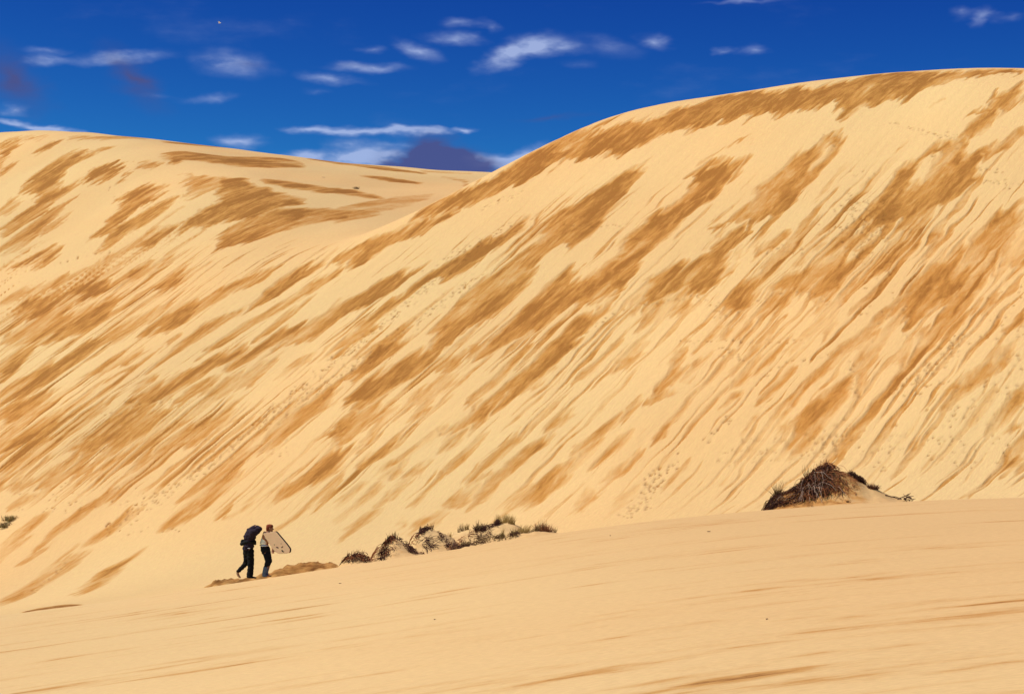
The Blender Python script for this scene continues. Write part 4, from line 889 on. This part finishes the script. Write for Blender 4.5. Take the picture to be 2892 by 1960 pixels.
# left group of hummocks
t = thing('root_mat', 1005, 61.3, 'low dark tangle of roots nearest the walkers', 'dead plant')
S = Strands(); mat_cover(S, 985, 1042, 60.7, 61.5, 105, .28, (-.5, -1), .022, .08, .5); mat_cover(S, 972, 1020, 61.3, 61.6, 40, .25, (-1, -.3), .022, .06, .5); S.build('dead_roots', DEAD, t)
S = Strands(); mat_cover(S, 975, 1045, 60.7, 61.5, 55, .3, (-.5, -1), .022, .12, .5); S.build('rusty_stems', RUST, t)
S = Strands()
for px in (979, 984, 993, 1000, 1012, 1020): blades(S, px, 61.5, 4, .30, .025, (0, 0), .02, .12)
S.build('stalks', STALK, t)
t = thing('root_mat', 1090, 62.3, 'dark root tangle running down the left side of the second hummock', 'dead plant')
S = Strands(); mat_cover(S, 1090, 1114, 62.2, 62.8, 90, .24, (-.4, -1), .024, .10, .5); mat_cover(S, 1078, 1098, 61.3, 62.0, 55, .28, (-.3, -1), .024, .08, .5); mat_cover(S, 1072, 1090, 60.9, 61.3, 22, .2, (-.3, -1), .024, .07, .5); S.build('dead_roots', DEAD, t)
S = Strands(); mat_cover(S, 1075, 1116, 61.2, 62.9, 50, .3, (-.4, -1), .022, .14, .5); S.build('rusty_stems', RUST, t)
S = Strands()
for px in (1091, 1098, 1110, 1112, 1120): blades(S, px, 62.8, 5, .36, .025, (0, 0), .022, .12)
S.build('stalks', STALK, t)
t = thing('root_mat', 1145, 62.4, 'dark root band down the right side of the second hummock', 'dead plant')
S = Strands()
for i in range(85):
    u = clump((.12, .55, .68, .86, .95)); px = 1120+48*u+rnd.gauss(0, 4); Y = 62.8-1.0*u+rnd.gauss(0, .12); b = gpt(px, Y, rnd.uniform(0, .1))
    S.add([b, b+Vector((rnd.gauss(.05, .06), rnd.gauss(-.05, .05), rnd.gauss(.02, .04))), gpt(px+rnd.gauss(6, 5), Y-.15, rnd.uniform(0, .06))], .026)
S.build('dead_roots', DEAD, t)
t = thing('twig', 1190, 61.6, 'thin dark twig lying on the sand right of the second hummock', 'twig')
S = Strands(); S.add([gpt(1174, 61.7, .03), gpt(1186, 61.6, .05), gpt(1198, 61.5, .03), gpt(1203, 61.45, .05)], .03); S.add([gpt(1186, 61.6, .05), gpt(1200, 61.5, .12)], .018)
S.build('stem', DEAD, t)
t = thing('root_mat', 1200, 65.6, 'dark curved root mat over the crown of the third, farther hummock', 'dead plant')
S = Strands()
for i in range(95):
    u = clump((.15, .40, .48, .80)); px = 1171+42*u+rnd.gauss(0, 3); Y = 65.2+.7*math.sin(u*1.6)+rnd.gauss(0, .12); b = gpt(px, Y, rnd.uniform(0, .10))
    S.add([b, b+Vector((rnd.gauss(.08, .06), rnd.gauss(-.06, .06), rnd.gauss(.01, .04))), gpt(px+rnd.gauss(8, 6), Y-.2, rnd.uniform(0, .06))], .028)
mat_cover(S, 1190, 1225, 64.4, 65.0, 45, .3, (1, -.3), .024, .08, .5, 4); S.build('dead_roots', DEAD, t)
S = Strands()
for px in (1185, 1198, 1217, 1221): blades(S, px, 65.8, 4, .32, .025, (0, 0), .022, .12)
S.build('stalks', STALK, t)
t = thing('root_mat', 1255, 65.4, 'dark root trail down the right slope of the third hummock', 'dead plant')
S = Strands()
for i in range(75):
    u = clump((.30, .62, .85, .95)); px = 1225+58*u+rnd.gauss(0, 4); Y = 65.6-1.2*u+rnd.gauss(0, .15); b = gpt(px, Y, rnd.uniform(0, .09))
    S.add([b, b+Vector((rnd.gauss(.06, .07), rnd.gauss(-.05, .05), rnd.gauss(.01, .04))), gpt(px+rnd.gauss(7, 5), Y-.18, rnd.uniform(0, .05))], .024)
S.build('dead_roots', DEAD, t)
t = thing('root_litter', 1240, 63.6, 'scattered rusty root litter on the sand between the left hummocks', 'dead plant')
S = Strands()
for x0, x1, y0, y1, n in ((1040, 1080, 61.2, 62.4, 40), (1150, 1200, 63.2, 64.6, 40), (1225, 1300, 63.2, 64.8, 60), (1290, 1345, 64.5, 66.6, 50), (1370, 1440, 63.2, 64.6, 60), (1120, 1175, 64.6, 65.6, 30)):
    for _ in range(n//10):
        cx, cy = rnd.uniform(x0, x1), rnd.uniform(y0, y1)
        mat_cover(S, cx-9, cx+9, cy-.2, cy+.2, 10, .26, (1, -.2), .022, .07, .5, 4)
S.build('litter', RUST, t)
tuft(1028, 63.6, 16, .22, .05, 'small pale grass tuft behind the nearest root tangle', lean=(.1, 0), jit=.15)
tuft(1066, 63.6, 7, .24, .03, 'single bent grass sprig behind the second hummock', lean=(.2, 0), jit=.2)
tuft(1271, 66.6, 22, .30, .05, 'short upright tuft just right of the third hummock', jit=.10, w=.02)
for px, h, which in ((1296, .26, 'leftmost'), (1307, .34, 'second from left'), (1316, .28, 'third from left'), (1321, .30, 'rightmost')):
    tuft(px, 67.3, 18, h, .05, which+' of four small tufts in a row right of the third hummock', mat=STALK if px < 1310 else GRASS, lean=(rnd.uniform(-.2, .2), 0), w=.016, jit=.16, group='four small tufts in a row')
t = thing('root_mat', 1360, 66.8, 'dark bushy root clump standing in the middle of the sandy rise', 'dead plant')
S = Strands(); blades(S, 1357, 66.9, 130, .30, .20, (0, 0), .022, .5); mat_cover(S, 1340, 1385, 65.6, 66.8, 70, .4, (.5, -1), .022, .08, .5); S.build('dead_roots', DEAD, t)
S = Strands(); blades(S, 1349, 66.9, 24, .46, .06, (0, 0), .014, .15); S.build('stalks', STALK, t)
t = thing('root_mat', 1395, 67.2, 'thin dark runners leading right from the bushy root clump', 'dead plant')
S = Strands(); mat_cover(S, 1366, 1408, 66.9, 67.4, 40, .35, (1, .1), .02, .06, .3, 4); mat_cover(S, 1395, 1405, 67.0, 67.4, 60, .18, (1, 0), .022, .12, .6, 4); S.build('runners', DEAD, t)
tuft(1422, 67.8, 130, .42, .34, 'green grass clump on top of the sandy rise, the highest tuft', w=.016, jit=.15)
tuft(1446, 67.3, 60, .36, .13, 'shorter green clump at the right end of the highest tuft', w=.016, jit=.15)
t = thing('grass_row', 1395, 62.4, 'long low row of grass and stubble along the near sand edge', 'grass')
S = Strands()
for _ in range(200):
    u = rnd.random(); px = 1290+170*u; Y = 61.6+.9*rnd.random(); b = gpt(px, Y, -.01); L = rnd.uniform(.06, .2)
    S.add([b, b+Vector((rnd.gauss(.01, .05), rnd.gauss(0, .04), L*.6)), b+Vector((rnd.gauss(.03, .07), 0, L))], .018)
S.build('stubble', STALK, t)
S = Strands()
for _ in range(90):
    u = rnd.random(); px = 1292+70*u*u+rnd.gauss(0, 4); Y = 61.5+.7*rnd.random(); b = gpt(px, Y, rnd.uniform(0, .06))
    S.add([b, b+Vector((rnd.gauss(.06, .08), rnd.gauss(0, .05), rnd.gauss(.02, .04))), b+Vector((rnd.gauss(.14, .1), rnd.gauss(0, .05), rnd.gauss(-.01, .03)))], .028)
mat_cover(S, 1390, 1420, 62.0, 62.6, 30, .2, (1, 0), .024, .08, .5, 4); mat_cover(S, 1440, 1462, 62.0, 62.6, 40, .2, (.3, -1), .024, .1, .5, 4); S.build('dead_roots', DEAD, t)
tuft(1420, 62.2, 24, .42, .05, 'tall pale spike of grass rising from the long grass row', mat=GRASS, jit=.06, w=.014)
tuft(1452, 62.3, 30, .36, .10, 'slim upright blades in the middle of the long grass row', mat=GRASS, jit=.12, w=.013)
tuft(1475, 62.4, 90, .38, .20, 'leaning green grass at the right end of the long grass row', mat=GRASS, lean=(.45, 0), jit=.18, w=.014)
tuft(1500, 62.6, 60, .26, .22, 'low curled grass between the leaning grass and the red-brown clump', mat=STALK, lean=(.6, 0), jit=.35, w=.014)
t = tuft(1536, 62.7, 150, .34, .26, 'red-brown bushy clump at the right end of the left hummocks', kind='grass_clump', mat=RUST, jit=.35, base=70, w=.018)
S = Strands(); blades(S, 1530, 62.7, 30, .44, .2, (0, 0), .012, .12); S.build('stalks', STALK, t)
tuft(1561, 62.8, 34, .26, .12, 'small dark sprigs at the right edge of the red-brown clump', mat=STALK, lean=(.2, 0), jit=.3)
tuft(1514, 62.7, 10, .26, .05, 'thin stalks at the left edge of the red-brown clump', mat=STALK, jit=.1)
tuft(950, 61.2, 10, .16, .08, 'sparse dry sprigs on the dark scarp beside the nearest root tangle', mat=STALK, jit=.4)

# bushes out on the big dune
def bush(px, py, size, n, label, mat1, mat2):
    X, Y = hit(px, py, 84, 440); b = Vector((X, Y, float(H(np.array([X]), np.array([Y]))[0])))
    t = empty('bush', b); tag(t, label, 'bush')
    A, B = Strands(), Strands()
    for i in range(n):
        S = A if rnd.random() < .55 else B
        o = b + Vector((rnd.gauss(0, size*.45), rnd.gauss(0, size*.3), -.05))
        d = Vector((rnd.gauss(0, .45), rnd.gauss(0, .4), 1)).normalized()*size*rnd.uniform(.4, .9)
        S.add([o, o+d*.6, o+d+Vector((rnd.gauss(0, .1), 0, 0))*size], .06*size, .02*size)
    A.build('dark_twigs', mat1, t); B.build('leafy_twigs', mat2, t)
OLIVE = plain('grey_green_leaves', (.24, .19, .085), .9, .3, 8)
bush(14, 1488, .75, 170, 'dark grey-green bush on the dune foot at the left edge, the lower one', STALK, OLIVE)
bush(30, 1470, .8, 190, 'pale grey-green bush just above the dark one at the left edge', OLIVE, GRASS)
bush(1005, 534, .55, 90, 'lone tiny bush on the sand saddle between the dunes', STALK, DEAD)

# bits of debris on the flat
for px, py, s, lab in ((961, 1648, .025, 'tiny dark chip on the sand right of the walkers'), (2000, 1502, .035, 'tiny twig lying on the flat below the tall hummock'), (1723, 1513, .02, 'tiny dark speck of debris right of the grass row'),
                       (2165, 1750, .016, 'small dark chip on the flat at lower right'), (1226, 1750, .016, 'small dark chip in the middle of the flat')):
    X, Y = hit(px, py, 12, 84); b = Vector((X, Y, gz(X, Y)))
    o = empty('debris_chip', b); tag(o, lab, 'debris')
    S = Strands()
    for _ in range(4): S.add([b+Vector((rnd.gauss(0, s), rnd.gauss(0, s), .01)), b+Vector((rnd.gauss(0, s), rnd.gauss(0, s), s*.6)), b+Vector((rnd.gauss(0, s), rnd.gauss(0, s), .02))], s*.6)
    S.build('chip', DEAD, o)

# white bird far up in the blue
GULL = plain('white_feathers', (.75, .75, .76), .8, .08, 6)
c = at(620, 66, 300.0); g = empty('bird', c); tag(g, 'tiny white bird high in the blue sky at upper left', 'bird')
def ell(name, cc, r, par):
    bm = bmesh.new(); bmesh.ops.create_uvsphere(bm, u_segments=10, v_segments=8, radius=1, matrix=Matrix.Translation(cc) @ Matrix.Diagonal((r[0], r[1], r[2], 1)))
    me = bpy.data.meshes.new(name); bm.to_mesh(me); bm.free(); me.materials.append(GULL); return adopt(link(bpy.data.objects.new(name, me)), par)
ell('body', c, (.20, .08, .07), g); ell('head', c+Vector((.19, 0, .04)), (.06, .05, .05), g)
for sg in (-1, 1):
    a = [c+Vector((.08, sg*.05, .03)), c+Vector((-.08, sg*.05, .03)), c+Vector((-.14, sg*.30, .16)), c+Vector((.04, sg*.32, .18)), c+Vector((-.22, sg*.62, .06)), c+Vector((-.12, sg*.64, .08))]
    b = [p+Vector((0, 0, .015)) for p in a]
    adopt(mesh_obj('wing', a+b, [(0, 3, 2, 1), (3, 5, 4, 2), (6, 7, 8, 9), (9, 8, 10, 11), (0, 1, 7, 6), (1, 2, 8, 7), (2, 4, 10, 8), (4, 5, 11, 10), (5, 3, 9, 11), (3, 0, 6, 9)], GULL), g)
